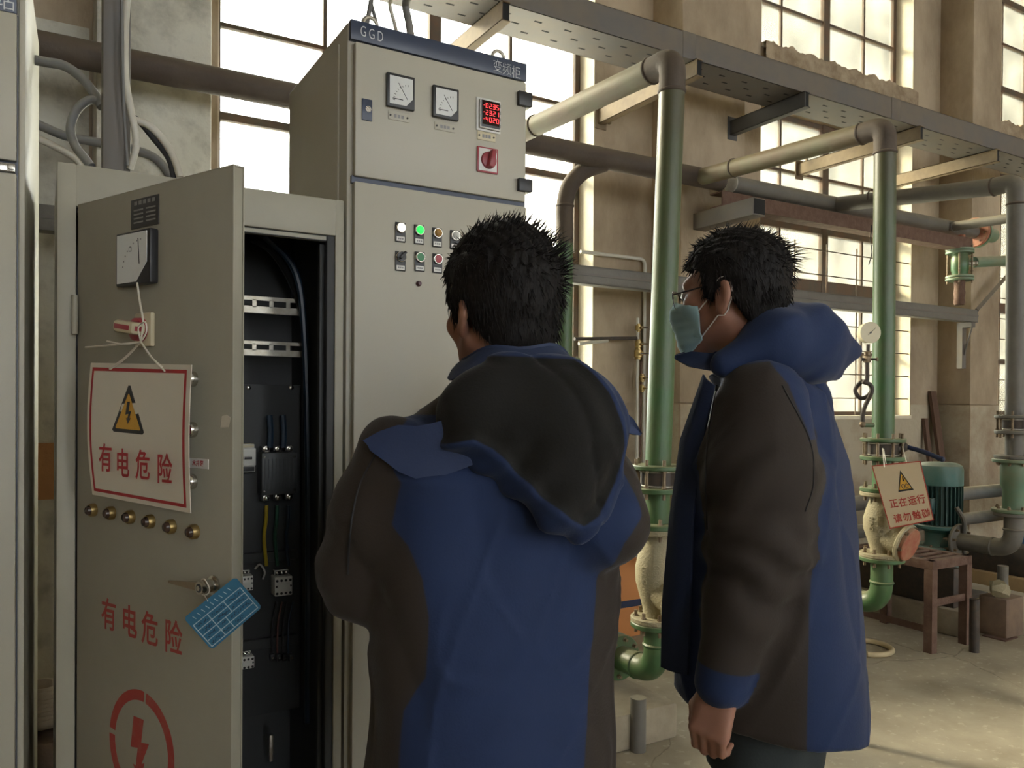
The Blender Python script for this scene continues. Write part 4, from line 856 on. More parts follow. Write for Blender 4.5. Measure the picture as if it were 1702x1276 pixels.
def check_valve(x, y, z0, z1, label, mark=True, cap=True):
    """swing check valve: bellied cast body between two bolted flanges, round cover on the side"""
    T = thing('check_valve', label, 'valve', (x, y, z0)); h = z1 - z0
    mb = MB(); mb.lathe((x, y, z0), (0, 0, 1), [(0, .055), (h * .12, .056), (h * .22, .066), (h * .42, .088), (h * .58, .090), (h * .74, .076), (h * .88, .060), (h, .056)], cast, 30)
    ax = V((0.12, -0.98, -0.28)).normalized(); c = V((x, y, z0 + h * .36)); mb.cyl(c, c + ax * .125, .072, cast, 26)
    if mark:                                                          # raised lettering cast on the belly
        vd = V((CAM.x - x, CAM.y - y, 0)).normalized(); vd = (vd + V((-vd.y, vd.x, 0)) * -0.28).normalized(); xd = V((-vd.y, vd.x, 0))
        for txt, off, sz in (('DN80', 0.028, .036), ('16', -0.004, .030), ('DN80', -0.036, .028)):
            n2 = (vd + xd * off * 9).normalized(); fr = Matrix(((0, n2.y, n2.x, x + n2.x * .0875), (0, -n2.x, n2.y, y + n2.y * .0875), (1, 0, 0, z0 + h * .52), (0, 0, 0, 1)))
            mb.text(txt, fr, sz, cast, 0.0008, 0.004)
    mb.build('body', T)
    for z in (z0, z1):
        f = MB(); disc(f, (x, y, z + (0.011 if z == z0 else -0.011)), (0, 0, 1), .108, .022, cast); f.build('flange', T)
        bolts(T, (x, y, z), (0, 0, 1), .086, 8, .045, .045)
    if cap:
        f = MB(); disc(f, c + ax * .122, ax, .098, .02, cast); f.build('cover_flange', T); bolts(T, c + ax * .125, ax, .082, 6, .026, .02)
        f = MB(); disc(f, c + ax * .142, ax, .084, .022, rust_red); f.build('cover', T, label='red oxide round cover')
    return T
def neck_pipe(x, y, z0, z1, m, label):
    T = thing('flanged_spool', label, 'pipe', (x, y, z0)); mb = MB(); mb.cyl((x, y, z0), (x, y, z1), PR * .95, m, 26); mb.build('pipe', T)
    for z in (z0 + .011, z1 - .011):
        f = MB(); disc(f, (x, y, z), (0, 0, 1), .108, .022, m); f.build('flange', T)
    return T
def foot_elbow(x, y, ztop, zax, y_end, m, label, fr=.10):
    T = thing('foot_elbow', label, 'pipe', (x, y, zax)); b = .12
    mb = MB(); mb.tube(fillet([(x, y, ztop), (x, y, zax), (x, y_end, zax)], b, 12), PR, m, 26); weld(mb, (x, y, zax + b), (0, 0, 1), PR, m); weld(mb, (x, y + b, zax), (0, 1, 0), PR, m); mb.build('pipe', T)
    f = MB(); disc(f, (x, y, ztop - .011), (0, 0, 1), .108, .022, m); f.build('flange', T)
    f = MB(); disc(f, (x, y_end - .011, zax), (0, 1, 0), fr, .022, m); f.build('flange', T); bolts(T, (x, y_end, zax), (0, 1, 0), fr * .8, 8, .04, .04)
    return T
# first set, seen between the two men
zc = butterfly(B1, 'black wafer valve at the foot of the nearest riser pipe between the men')
neck_pipe(B1.x, B1.y, .885, zc, p_green, 'short green flanged spool above the check valve between the men')
check_valve(B1.x, B1.y, .50, .885, 'sandy bellied check valve low between the two men', cap=True)
foot_elbow(B1.x, B1.y, .50, .283, B1.y + .25, p_green, 'green foot elbow under the check valve between the two men')
# second set, right of the man in the mask
lev = atD(1566, 763, 3.95)
zc = butterfly(B2, 'wafer valve with dark blue lever on the second riser pipe', lev)
neck_pipe(B2.x, B2.y, zz(818, D2, 673), zc, p_green, 'short green flanged spool behind the hanging running notice')
check_valve(B2.x, B2.y, zz(926, D2, 673), zz(818, D2, 673), 'sandy check valve with red round cover beside the rusty bench')
foot_elbow(B2.x, B2.y, zz(926, D2, 673), zz(1008, D2, 673), B2.y + .30, p_green, 'green foot elbow under the check valve beside the rusty bench')
# third set, at the right edge
zc = butterfly(B3, 'wafer valve high on the farthest riser pipe at the right edge', None, p_grey)
neck_pipe(B3.x, B3.y, zz(764, D3, 675), zc, p_grey, 'grey flanged spool on the farthest riser pipe')
T = thing('flexible_joint', 'pale jade bellied joint in the farthest riser pipe', 'pipe joint', (B3.x, B3.y, zz(853, D3, 675)))
z0, z1 = zz(853, D3, 675), zz(764, D3, 675); h = z1 - z0; mb = MB(); mb.lathe((B3.x, B3.y, z0), (0, 0, 1), [(0, .062), (h * .42, .062), (h * .52, .074), (h * .9, .076), (h, .07)], p_jade, 26); mb.build('body', T)
for z in (z0 + .011, z1 - .011):
    f = MB(); disc(f, (B3.x, B3.y, z), (0, 0, 1), .118, .022, p_jade); f.build('flange', T); bolts(T, (B3.x, B3.y, z), (0, 0, 1), .09, 8, .03, .03)
foot_elbow(B3.x, B3.y, z0, zz(915, D3, 675), B3.y + .34, p_grey, 'grey foot elbow leading into the teal pump', .11)

# ---- pressure gauge on its looped siphon
gD = 4.0
GA = thing('pressure_gauge', 'round white pressure gauge on a dark looped pipe beside the second riser pipe', 'gauge', tuple(atD(1440, 705, gD)))
def gp(u, v, d=gD): return atD(u, v, d)
gc = gp(1444, 553); gn = V((CAM.x - gc.x, CAM.y - gc.y, 0)).normalized(); gn = (gn + V((-gn.y, gn.x, 0)) * .55).normalized()
mb = MB(); mb.lathe(gc - gn * .028, gn, [(0, .046), (.003, .050), (.034, .050), (.040, .053), (.046, .053), (.046, .046)], cream_p, 30); mb.build('case', GA)
FGA = Face(gc + gn * .0165, V((-gn.y, gn.x, 0)), gn); mb = MB(FGA.M); mb.lathe((0, 0, 0), (0, 0, 1), [(0, .0465), (.0004, .0465), (.0004, .0001)], sign_w, 30)
for i in range(13):
    t = math.radians(-45 + 270 * i / 12); mb.box((.038 * math.cos(t), .038 * math.sin(t), .0008), (.008, .0016, .0006), black, 0, Matrix.Rotation(t, 3, 'Z'))
mb.cyl((-.012, -.012, .002), (.026, .024, .002), .0014, black, 6); mb.cyl((0, 0, 0), (0, 0, .004), .005, black, 10); mb.build('dial', GA)
mb = MB(); mb.cyl(gp(1443, 572), gp(1441.5, 600), .009, iron, 10); mb.lathe(gp(1442, 584), (0, 0, -1), [(0, .010), (.004, .017), (.02, .017), (.024, .010)], bolt_m, 8); mb.build('stem', GA)
mb = MB(); s = gp(1441, 597); mb.box(s, (.03, .03, .034), bolt_m, .006); mb.cyl(s, s + (RGT * .045), .006, iron, 8); mb.box(s + RGT * .05 , (.014, .012, .018), iron, .003); mb.cyl(s, s - RGT * .03, .008, iron, 8); mb.build('cock', GA)
path = [gp(1441, 602), gp(1440, 632), gp(1438.5, 640, gD + .02), gp(1425, 637, gD + .02), gp(1420, 650, gD + .01), gp(1428, 662), gp(1439, 661, gD - .02), gp(1447, 650, gD - .02), gp(1443, 640, gD - .02), gp(1436, 634, gD - .01)]
path = [gp(1441, 602), gp(1440.5, 634), gp(1432, 634.5, gD + .02), gp(1421.5, 648, gD + .02), gp(1429, 661, gD + .01), gp(1441, 659, gD - .005), gp(1449, 648, gD - .02), gp(1445, 637, gD - .02), gp(1434, 633.5, gD - .03)]
path2 = [gp(1434, 633.5, gD - .03), gp(1447, 640, gD - .03), gp(1448.5, 652, gD - .03), gp(1439, 672, gD - .01), gp(1434, 688), gp(1433.5, 706)]
mb = MB(); mb.tube(spline(path[:8], 6), .0105, iron, 10); mb.tube(spline(path2, 6), .0105, iron, 10); mb.build('siphon', GA)
mb = MB(); mb.cyl(gp(1433.5, 706), gp(1452, 706), .012, p_green, 10); mb.ball(gp(1433.5, 705), .017, bolt_m, 10); mb.build('nipple', GA)

# ---- running notice hung on the second valve
RN = thing('running_notice', 'cream notice with orange triangle and red characters hanging tilted on the second valve', 'sign', tuple(atD(1515, 872, 3.88)))
_b = (atD(1500, 820, 3.88) - CAM); _b.z = 0; _b.normalize(); FN = Face(atD(1500, 820, 3.88), (_b.y, -_b.x, 0.0), -_b)
n4 = [FN.at(u, v) for u, v in ((1448.5, 773.5), (1530, 765.5), (1552.5, 864.5), (1479, 879))]
def np_(s, t, z=0.0): a = V((*n4[0], z)).lerp(V((*n4[1], z)), s); b = V((*n4[3], z)).lerp(V((*n4[2], z)), s); return FN.M @ a.lerp(b, t)
cream_b = mat('cream notice board', (0.62, 0.50, 0.33), 0.5, col2=(0.55, 0.43, 0.27), scale=8); red_n = mat('notice red', (0.42, 0.05, 0.035), 0.55)
mb = MB(); mb.add([np_(s, t, z) for z in (0, -.003) for s, t in ((0, 0), (1, 0), (1, 1), (0, 1))], [(3, 2, 1, 0), (4, 5, 6, 7), (0, 1, 5, 4), (1, 2, 6, 5), (2, 3, 7, 6), (3, 0, 4, 7)], cream_b, False); mb.build('board', RN)
def npoly(mb, pts, m, z): mb.add([np_(s, t, z) for s, t in pts], [tuple(range(len(pts)))], m, False)
mb = MB()
for q in ([(0, 0), (0, .018), (1, .018), (1, 0)], [(0, .982), (0, 1), (1, 1), (1, .982)], [(0, 0), (0, 1), (.022, 1), (.022, 0)], [(.978, 0), (.978, 1), (1, 1), (1, 0)]): npoly(mb, q, red_n, .0006)
mb.build('red_border', RN)
mb = MB(); npoly(mb, [(.55, .12), (.40, .46), (.73, .46)], black, .0008); npoly(mb, [(.553, .18), (.435, .43), (.69, .43)], sign_y, .0012)
for s, t in ((.53, .38), (.605, .38)):
    n = 14; mb.tube([np_(s + .03 * math.cos(2 * math.pi * i / n), t + .035 * math.sin(2 * math.pi * i / n), .0016) for i in range(n)], .0014, black, 5, closed=True)
npoly(mb, [(.555, .22), (.545, .30), (.585, .30), (.575, .22)], black, .0016); mb.build('warning_triangle', RN)
mb = MB()
for row, t, xs in (('正在运行', .635, (.24, .44, .64, .83)), ('请勿触碰', .875, (.24, .45, .66, .87))):
    for ch, s in zip(row, xs):
        o_, e_, f_ = np_(s, t, .001), np_(s + .1, t, .001), np_(s, t + .1, .001); xd = (e_ - o_).normalized(); n_ = xd.cross(o_ - f_).normalized(); ud = n_.cross(xd)
        mb.text(ch, Matrix(((xd.x, ud.x, n_.x, o_.x), (xd.y, ud.y, n_.y, o_.y), (xd.z, ud.z, n_.z, o_.z), (0, 0, 0, 1))), .046, red_n, .0009, .0003, .82)
mb.build('lettering', RN)
mb = MB()
for s, e in ((.30, (1469, 746)), (.72, (1500, 742))):
    mb.tube([np_(s, .03, .001), atD(*e, 3.98)], .0016, string_w, 5)
mb.tube([atD(1467, 745, 3.93), atD(1470, 776, 3.87)], .003, string_w, 5); mb.build('string', RN)

# ---- valve hanging from the header, thin cord
x = 6.66; HV = thing('drain_valve', 'green drain valve with rusty stub hanging under the grey header pipe', 'valve', (x, Y_M, 2.24))
mb = MB(); mb.cyl((x, Y_M, Z_M - .05), (x, Y_M, 2.72), .04, rust_red, 16); mb.build('neck', HV)
for z in (2.70, 2.475):
    mb = MB(); disc(mb, (x, Y_M, z), (0, 0, 1), .108, .02, p_jade); disc(mb, (x, Y_M, z - .022), (0, 0, 1), .108, .02, p_jade); mb.build('flange', HV)
bolts(HV, (x, Y_M, 2.58), (0, 0, 1), .09, 4, .16, .16, .5)
mb = MB(); mb.lathe((x, Y_M, 2.48), (0, 0, 1), [(0, .06), (.04, .062), (.05, .068), (.15, .068), (.16, .062), (.2, .062)], p_green, 22); mb.cyl((x, Y_M, 2.59), (x + .10, Y_M - .07, 2.59), .018, zinc, 10); mb.ball((x + .11, Y_M - .077, 2.59), .026, zinc, 10); mb.build('body', HV)
mb = MB(); mb.lathe((x, Y_M, 2.24), (0, 0, 1), [(0, .038), (.02, .045), (.06, .04), (.10, .045), (.14, .04), (.22, .045)], rust, 14); mb.build('stub', HV)
mb = MB(); mb.cyl((x + .1, Y_M - .06, 2.60), (7.3, Y_M - .1, 2.66), .045, p_jade, 16); mb.build('side_pipe', HV)
mb = MB(); p = atY(1623, 516, 4.0); q = atY(1690, 440, 4.0); mb.tube([p, q], .022, steel_g, 4); solo(mb, 'brace', 'slanting grey angle brace beside the hanging green valve', 'brace')
mb = MB(); mb.tube(spline([atY(1449, 374, 3.845), atY(1447, 398, 3.84), atY(1449, 420, 3.84), atY(1444, 440, 3.84)], 6), .004, rubber, 6); solo(mb, 'cord', 'short black cord dangling from the brown channel beside the second riser pipe', 'cord')

# ---- suction headers behind the pumps
for z, r, lab in ((.74, .05, 'upper grey suction pipe low along the wall behind the bench'), (.55, .045, 'lower grey suction pipe low along the wall behind the bench')):
    mb = MB(); mb.cyl((3.0, 3.42, z), (8.5, 3.42, z), r, p_grey, 18); solo(mb, 'suction_pipe', lab, 'pipe')

# ---- teal pump set
px_, py_ = 5.06, 3.08
mb = MB(); mb.bx((4.75, 2.76, 0), (5.62, 3.62, .16), concrete, .012); solo(mb, 'plinth', 'concrete plinth under the teal pump', 'plinth')
PU = thing('pump', 'teal vertical pump with finned motor and rounded cap behind the rusty bench', 'pump', (px_, py_, .16))
mb = MB(); mb.lathe((px_, py_, .88), (0, 0, 1), [(0, .138), (.10, .138), (.125, .130), (.142, .10), (.15, .0001)], p_teal, 30); mb.build('fan_cover', PU)
mb = MB(); mb.cyl((px_, py_, .62), (px_, py_, .88), .112, p_teal_d, 28)
for i in range(30):
    a = 2 * math.pi * i / 30; mb.box((px_ + .122 * math.cos(a), py_ + .122 * math.sin(a), .75), (.028, .005, .25), p_teal_d, 0, Matrix.Rotation(a, 3, 'Z'))
mb.build('motor', PU)
mb = MB(); mb.bx((px_ - .17, py_ - .05, .70), (px_ - .11, py_ + .05, .80), p_teal_d, .006); mb.tube(spline([(px_ - .05, py_ - .14, .75), (px_ - .03, py_ - .18, .66), (px_ + .0, py_ - .16, .50), (px_ + .02, py_ - .17, .35)], 6), .014, p_grey, 8); mb.build('terminal_box', PU)
mb = MB(); disc(mb, (px_, py_, .61), (0, 0, 1), .16, .025, p_teal); mb.lathe((px_, py_, .47), (0, 0, 1), [(0, .10), (.03, .085), (.10, .085), (.13, .13)], p_teal, 22); disc(mb, (px_, py_, .47), (0, 0, 1), .15, .03, p_teal); mb.build('lantern', PU); bolts(PU, (px_, py_, .47), (0, 0, 1), .135, 8, .03, .03)
mb = MB(); mb.lathe((px_, py_, .18), (0, 0, 1), [(0, .09), (.05, .10), (.10, .15), (.20, .15), (.28, .11)], p_teal_d, 24); mb.cyl((B3.x, B3.y + .34, zz(915, D3, 675)), (px_, py_ + .06, .40), .06, p_teal_d, 18); mb.build('volute', PU)
mb = MB(); mb.bx((px_ - .25, py_ - .18, .16), (px_ + .25, py_ + .18, .185), iron, .003); mb.build('base_plate', PU)
mb = MB(); mb.bx((4.79, 2.82, .16), (4.87, 3.5, .40), iron, .006); mb.bx((4.87, 3.3, .16), (5.5, 3.36, .38), iron, .006); solo(mb, 'black_base_box', 'black box added behind the rusty bench for the shade under it', 'frame')  # dark box added to stand for the deep shade under the bench
# ---- blue motor at the right edge
qx, qy = 6.32, 3.14
mb = MB(); mb.bx((5.85, 2.72, 0), (7.1, 3.7, .20), mat('ochre plinth', (0.42, 0.29, 0.14), 0.9, col2=(0.3, 0.2, 0.1), scale=6, amt=0.7), .01); solo(mb, 'plinth', 'ochre painted plinth at the right edge', 'plinth')
blue_m = mat('blue pump paint', (0.05, 0.15, 0.30), 0.45); BP = thing('pump', 'blue pump at the right edge behind the farthest riser pipe', 'pump', (qx, qy, .2))
mb = MB(); mb.lathe((qx, qy, .62), (0, 0, 1), [(0, .14), (.25, .14), (.30, .13), (.33, .08), (.335, .0001)], blue_m, 24); mb.build('motor', BP)
mb = MB(); mb.lathe((qx, qy, .2), (0, 0, 1), [(0, .16), (.08, .16), (.12, .1), (.3, .1), (.36, .17), (.42, .17)], blue_m, 24); mb.build('base', BP); bolts(BP, (qx, qy, .59), (0, 0, 1), .15, 8, .03, .03)
mb = MB(); mb.bx((5.9, 2.76, .20), (6.12, 3.5, .40), iron, .006); solo(mb, 'black_base_box', 'black steel base frame on the ochre plinth', 'frame')

# ---- rusty bench
BX0, BX1, BY0, BY1, BZ = 4.31, 4.70, 2.66, 3.22, .52
BE = thing('bench', 'rusty angle-iron bench with slatted top beside the second riser', 'bench', ((BX0 + BX1) / 2, (BY0 + BY1) / 2, 0))
mb = MB()
for x in (BX0, BX1 - .05): mb.bx((x, BY0, BZ - .05), (x + .05, BY1, BZ), rust, .003)
for y in (BY0, BY1 - .05): mb.bx((BX0, y, BZ - .05), (BX1, y + .05, BZ), rust, .003)
mb.build('frame', BE)
for i in range(6):
    y = BY0 + .075 + i * .077; mb = MB(); mb.bx((BX0 + .04, y, BZ - .012), (BX1 - .04, y + .035, BZ - .001), rust, .003); mb.build('slat', BE)
for x in (BX0, BX1 - .05):
    for y in (BY0, BY1 - .05): mb = MB(); mb.bx((x, y, 0), (x + .05, y + .006, BZ - .05), rust); mb.bx((x, y, 0), (x + .006, y + .05, BZ - .05), rust); mb.bx((x + .02, y + .006, 0), (x + .05, y + .05, BZ - .05), rust, .004); mb.build('leg', BE)
mb = MB(); mb.bx((BX0 + .05, BY0 + .01, .26), (BX1 - .05, BY0 + .02, .30), rust); mb.bx((BX0 + .045, BY0 + .05, .10), (BX0 + .05, BY1 - .05, .14), rust); mb.build('stretcher', BE)

# ---- things standing or lying about
mb = MB(); mb.cyl((*atZ(1619, 1083, 0).xy, 0), (*atZ(1619, 1083, 0).xy, .30), .026, iron, 16); solo(mb, 'post', 'short dark round post in front of the rusty bench and block', 'post')
f = atZ(1420, 1233, 0); mb = MB(); mb.cyl((f.x, f.y, 0), (f.x, f.y, .42), .0225, steel_g, 16); solo(mb, 'post', 'short grey round post standing behind the masked man', 'post')
bl_ = mat('old brick', (0.22, 0.15, 0.10), 0.95, col2=(0.14, 0.10, 0.075), scale=8, amt=0.8, bump=0.4)
c = atZ(1648, 1052, 0); mb = MB(); mb.box((c.x + .03, c.y - .04, .12), (.20, .17, .24), bl_, .015); solo(mb, 'block', 'weathered brick block beside the farthest riser foot', 'block')
mb = MB(); rn = random.Random(5); mb.ball((c.x - .02, c.y - .06, .285), (.075, .06, .055), cast, 9, Matrix.Rotation(.5, 3, 'Y'))
for v in mb.bm.verts: v.co += V((rn.uniform(-1, 1), rn.uniform(-1, 1), rn.uniform(-1, 1))) * .010
solo(mb, 'stone', 'pale broken stone lying on the brick block', 'stone', None, 20)
mb = MB(); p3 = (B3.x, B3.y + .06); mb.cyl((*p3, 0), (*p3, zz(945, D3, 675)), .03, p_grey, 14); solo(mb, 'pipe_prop', 'grey pipe prop under the foot elbow of the teal pump', 'prop')
k = [atZ(u, v, 0) for u, v in ((1632, 1057), (1652, 1052), (1692, 1060), (1672, 1067))]; mb = MB(); mb.add([(p.x, p.y, z) for z in (.001, .008) for p in k], [(3, 2, 1, 0), (4, 5, 6, 7), (0, 1, 5, 4), (1, 2, 6, 5), (2, 3, 7, 6), (3, 0, 4, 7)], rust, False); solo(mb, 'floor_plate', 'thin rusty plate lying on the floor by the brick block', 'plate')
hose_m = mat('cream hose', (0.58, 0.47, 0.28), 0.6); hc = atZ(1438, 1080, 0); mb = MB()
mb.tube([hc + V((.14 * math.cos(a), .14 * math.sin(a), .016)) for a in [math.radians(i * 10) for i in range(-14, 20)]], .015, hose_m, 10); solo(mb, 'hose', 'loop of cream hose on the floor behind the masked man', 'hose')
rc_ = atZ(1400, 1231, 0); mb = MB(); mb.tube([rc_ + V((.024 * math.cos(a), .018 * math.sin(a), .004)) for a in [math.radians(i * 15) for i in range(22)]], .003, iron, 6); solo(mb, 'wire_ring', 'small wire ring on the floor beside the grey post', 'wire')
plank = mat('dark plank', (0.10, 0.055, 0.035), 0.85, col2=(0.15, 0.09, 0.06), scale=5, stretch=(6, 6, .6))
for i, (u, w, dz) in enumerate(((1551, .085, 0), (1539, .05, -.25))):
    t = atY(u, 650, 4.40); mb = MB(); mb.loft([[V((t.x - w / 2 - .10 * i, 4.16, 0)), V((t.x + w / 2 - .1 * i, 4.16, 0)), V((t.x + w / 2 - .1 * i, 4.19, 0)), V((t.x - w / 2 - .1 * i, 4.19, 0))], [V((t.x - w / 2, 4.395, t.z + dz)), V((t.x + w / 2, 4.395, t.z + dz)), V((t.x + w / 2, 4.425, t.z + dz)), V((t.x - w / 2, 4.425, t.z + dz))]], plank)
    solo(mb, 'plank', ('wide dark plank leaning on the wall behind the teal pump' if i == 0 else 'narrow shorter dark plank leaning beside the wide plank'), 'plank', None, 20)
# first pump corner between the men
mb = MB(); mb.bx((1.35, 2.52, 0), (2.30, 3.5, .15), concrete, .015); solo(mb, 'plinth', 'concrete plinth low behind the bare-headed man', 'plinth')
PP = thing('pump', 'green pump mostly hidden behind the man with the hood on his back', 'pump', (B1.x, 3.0, .15)); mb = MB(); disc(mb, (B1.x, B1.y + .275, .283), (0, 1, 0), .10, .03, p_teal); mb.cyl((B1.x, B1.y + .28, .283), (B1.x, 3.0, .30), .06, p_teal, 20); mb.lathe((B1.x, 3.05, .15), (0, 0, 1), [(0, .12), (.05, .12), (.10, .16), (.22, .16), (.28, .1), (.34, .1)], p_teal, 24); mb.build('volute', PP)
mb = MB(); mb.lathe((B1.x, 3.05, .49), (0, 0, 1), [(0, .15), (.02, .15), (.03, .11), (.28, .11), (.29, .13), (.38, .13), (.42, .08), (.425, .0001)], p_teal, 24); mb.build('motor', PP)
q = atD(1061, 1160, 3.22); mb = MB(); mb.cyl((q.x, q.y, 0), (q.x, q.y, .215), .032, p_grey, 18); solo(mb, 'pipe_prop', 'grey pipe prop under the green foot elbow between the men', 'prop')
orange = mat('orange painted board', (0.50, 0.20, 0.06), 0.7, col2=(0.42, 0.17, 0.06), scale=6); oa = atY(1022, 900, 3.75); ob = atY(1066, 900, 3.75); OB = thing('orange_box', 'orange box with a dark blue stripe low down between the two men', 'box', ((oa.x + ob.x) / 2, 3.9, 0))
zt_ = atY(1045, 930, 3.75).z; mb = MB(); mb.bx((oa.x - .1, 3.75, 0), (ob.x, 4.1, zt_), orange, .006); mb.build('body', OB)
zs_ = atY(1045, 1003, 3.75).z; mb = MB(); mb.bx((oa.x - .1, 3.746, zs_ - .02), (ob.x, 3.75, zs_ + .02), blue_lev); mb.build('stripe', OB)

# ---- things in the left corner: duct, cables, coil
DU = thing('cable_duct', 'square grey cable duct standing on top of the open cabinet', 'cable duct', (0, 2.35, oz))
a = atY(171, 150, 2.35); b = atY(207, 150, 2.35); mb = MB(); mb.bx((a.x, 2.35, oz + .0005), (b.x, 2.42, TZ1 + .6), steel_g, .003); mb.bx((b.x, 2.365, oz + .0005), (b.x + .016, 2.41, TZ1 + .6), steel_g, .002); DU.location.x = (a.x + b.x) / 2; WL[DU] = Matrix.Translation(DU.location); mb.build('duct', DU)
def cab(pts, r, m, label, name='cable', top=None):
    mb = MB(); mb.tube(spline(([top] if top else []) + [atY(u, v, y) for u, v, y in pts], 8), r, m, 10); return solo(mb, name, label, 'cable')
cab([(213, -60, 2.34), (211, 0, 2.34), (208, 60, 2.33), (209, 130, 2.33), (216, 175, 2.33), (224, 215, 2.33), (226, 245, 2.34), (216, 281, 2.36)], .009, cable_w, 'pale cable running down beside the square duct')
cab([(200, -60, 2.30), (203, 20, 2.30), (204, 120, 2.30), (207, 200, 2.31), (212, 275, 2.33)], .004, cable_g, 'thin grey cable strapped to the square duct')
cab([(40, 96, 2.50), (75, 103, 2.50), (108, 110, 2.49), (138, 132, 2.47), (158, 158, 2.45), (170, 178, 2.43)], .013, cable_g, 'thick dark cable arching from the left cabinet to the duct')
cab([(172, 172, 2.44), (150, 166, 2.44), (128, 182, 2.44), (117, 212, 2.44), (124, 240, 2.43), (140, 262, 2.40), (152, 277, 2.38)], .0115, cable_g, 'grey cable looping down left of the square duct')
cab([(225, 200, 2.43), (243, 206, 2.43), (262, 222, 2.43), (280, 246, 2.42), (292, 270, 2.40), (300, 296, 2.38)], .0105, cable_w, 'pale outer cable arching right of the square duct')
cab([(222, 195, 2.44), (236, 206, 2.44), (254, 228, 2.44), (272, 250, 2.43), (284, 272, 2.41), (294, 322, 2.38)], .009, rubber, 'black inner cable arching right of the square duct')
cab([(50, 200, 4.105), (75, 212, 4.105), (110, 226, 4.105), (165, 237, 4.105), (225, 249, 4.105), (262, 266, 4.105), (288, 300, 4.105)], .02, cable_g, 'grey conduit running along the wall behind the square duct')
cab([(50, 226, 4.10), (85, 240, 4.10), (128, 266, 4.10), (150, 300, 4.10)], .016, cable_w, 'pale conduit slanting down behind the open cabinet')
for pts, r, m, lab in (([(622, -40, 2.5), (617, 0, 2.5), (610, 40, 2.5), (608, 62, 2.45)], .008, cable_g, 'left grey cable dropping onto the tall cabinet'), ([(611, -40, 2.52), (616, 0, 2.52), (626, 40, 2.52), (630, 66, 2.5)], .006, cable_g, 'thin grey cable crossing at the lifting eye of the tall cabinet'),
                       ([(640, -40, 2.5), (648, 10, 2.5), (656, 40, 2.5), (663, 74, 2.45)], .0065, cable_w, 'thin pale cable dropping onto the tall cabinet'), ([(668, -40, 2.5), (674, 10, 2.5), (680, 40, 2.5), (685, 80, 2.45)], .013, cable_g, 'thick grey cable dropping onto the tall cabinet')):
    q = atY(*pts[0]); cab(pts, r, m, lab, top=V((q.x + .05, 3.52, TZ + .02)))
sack = mat('canvas hose', (0.40, 0.33, 0.24), 0.95, col2=(0.30, 0.24, 0.17), scale=18, amt=0.6); CO = thing('hose_coil', 'rolled canvas fire hose on a low block between the two left cabinets', 'hose', (0, 3.0, 0)); cc = atY(64, 1150, 3.0)
mb = MB(); sp = []
for i in range(150): t = i / 150 * 9 * 2 * math.pi; r = .045 + .0135 * t / (2 * math.pi); sp.append(V((cc.x + r * math.cos(t), 3.02 + r * math.sin(t), 0)))
z0 = .40
vs = []; fs = []
for i, p in enumerate(sp): vs += [(p.x, p.y, z0 - .06 + .0008 * i * .3), (p.x, p.y, z0 + .075 - .0005 * i)]
fs = [(2 * i, 2 * i + 2, 2 * i + 3, 2 * i + 1) for i in range(len(sp) - 1)]
mb.add(vs, fs, sack); o = mb.build('coil', CO); md = o.modifiers.new('thickness', 'SOLIDIFY'); md.thickness = .007
mb = MB(); mb.bx((cc.x - .2, 2.85, 0), (cc.x + .2, 3.2, .336), bl_, .01); solo(mb, 'block', 'low brick block under the rolled canvas hose', 'block')
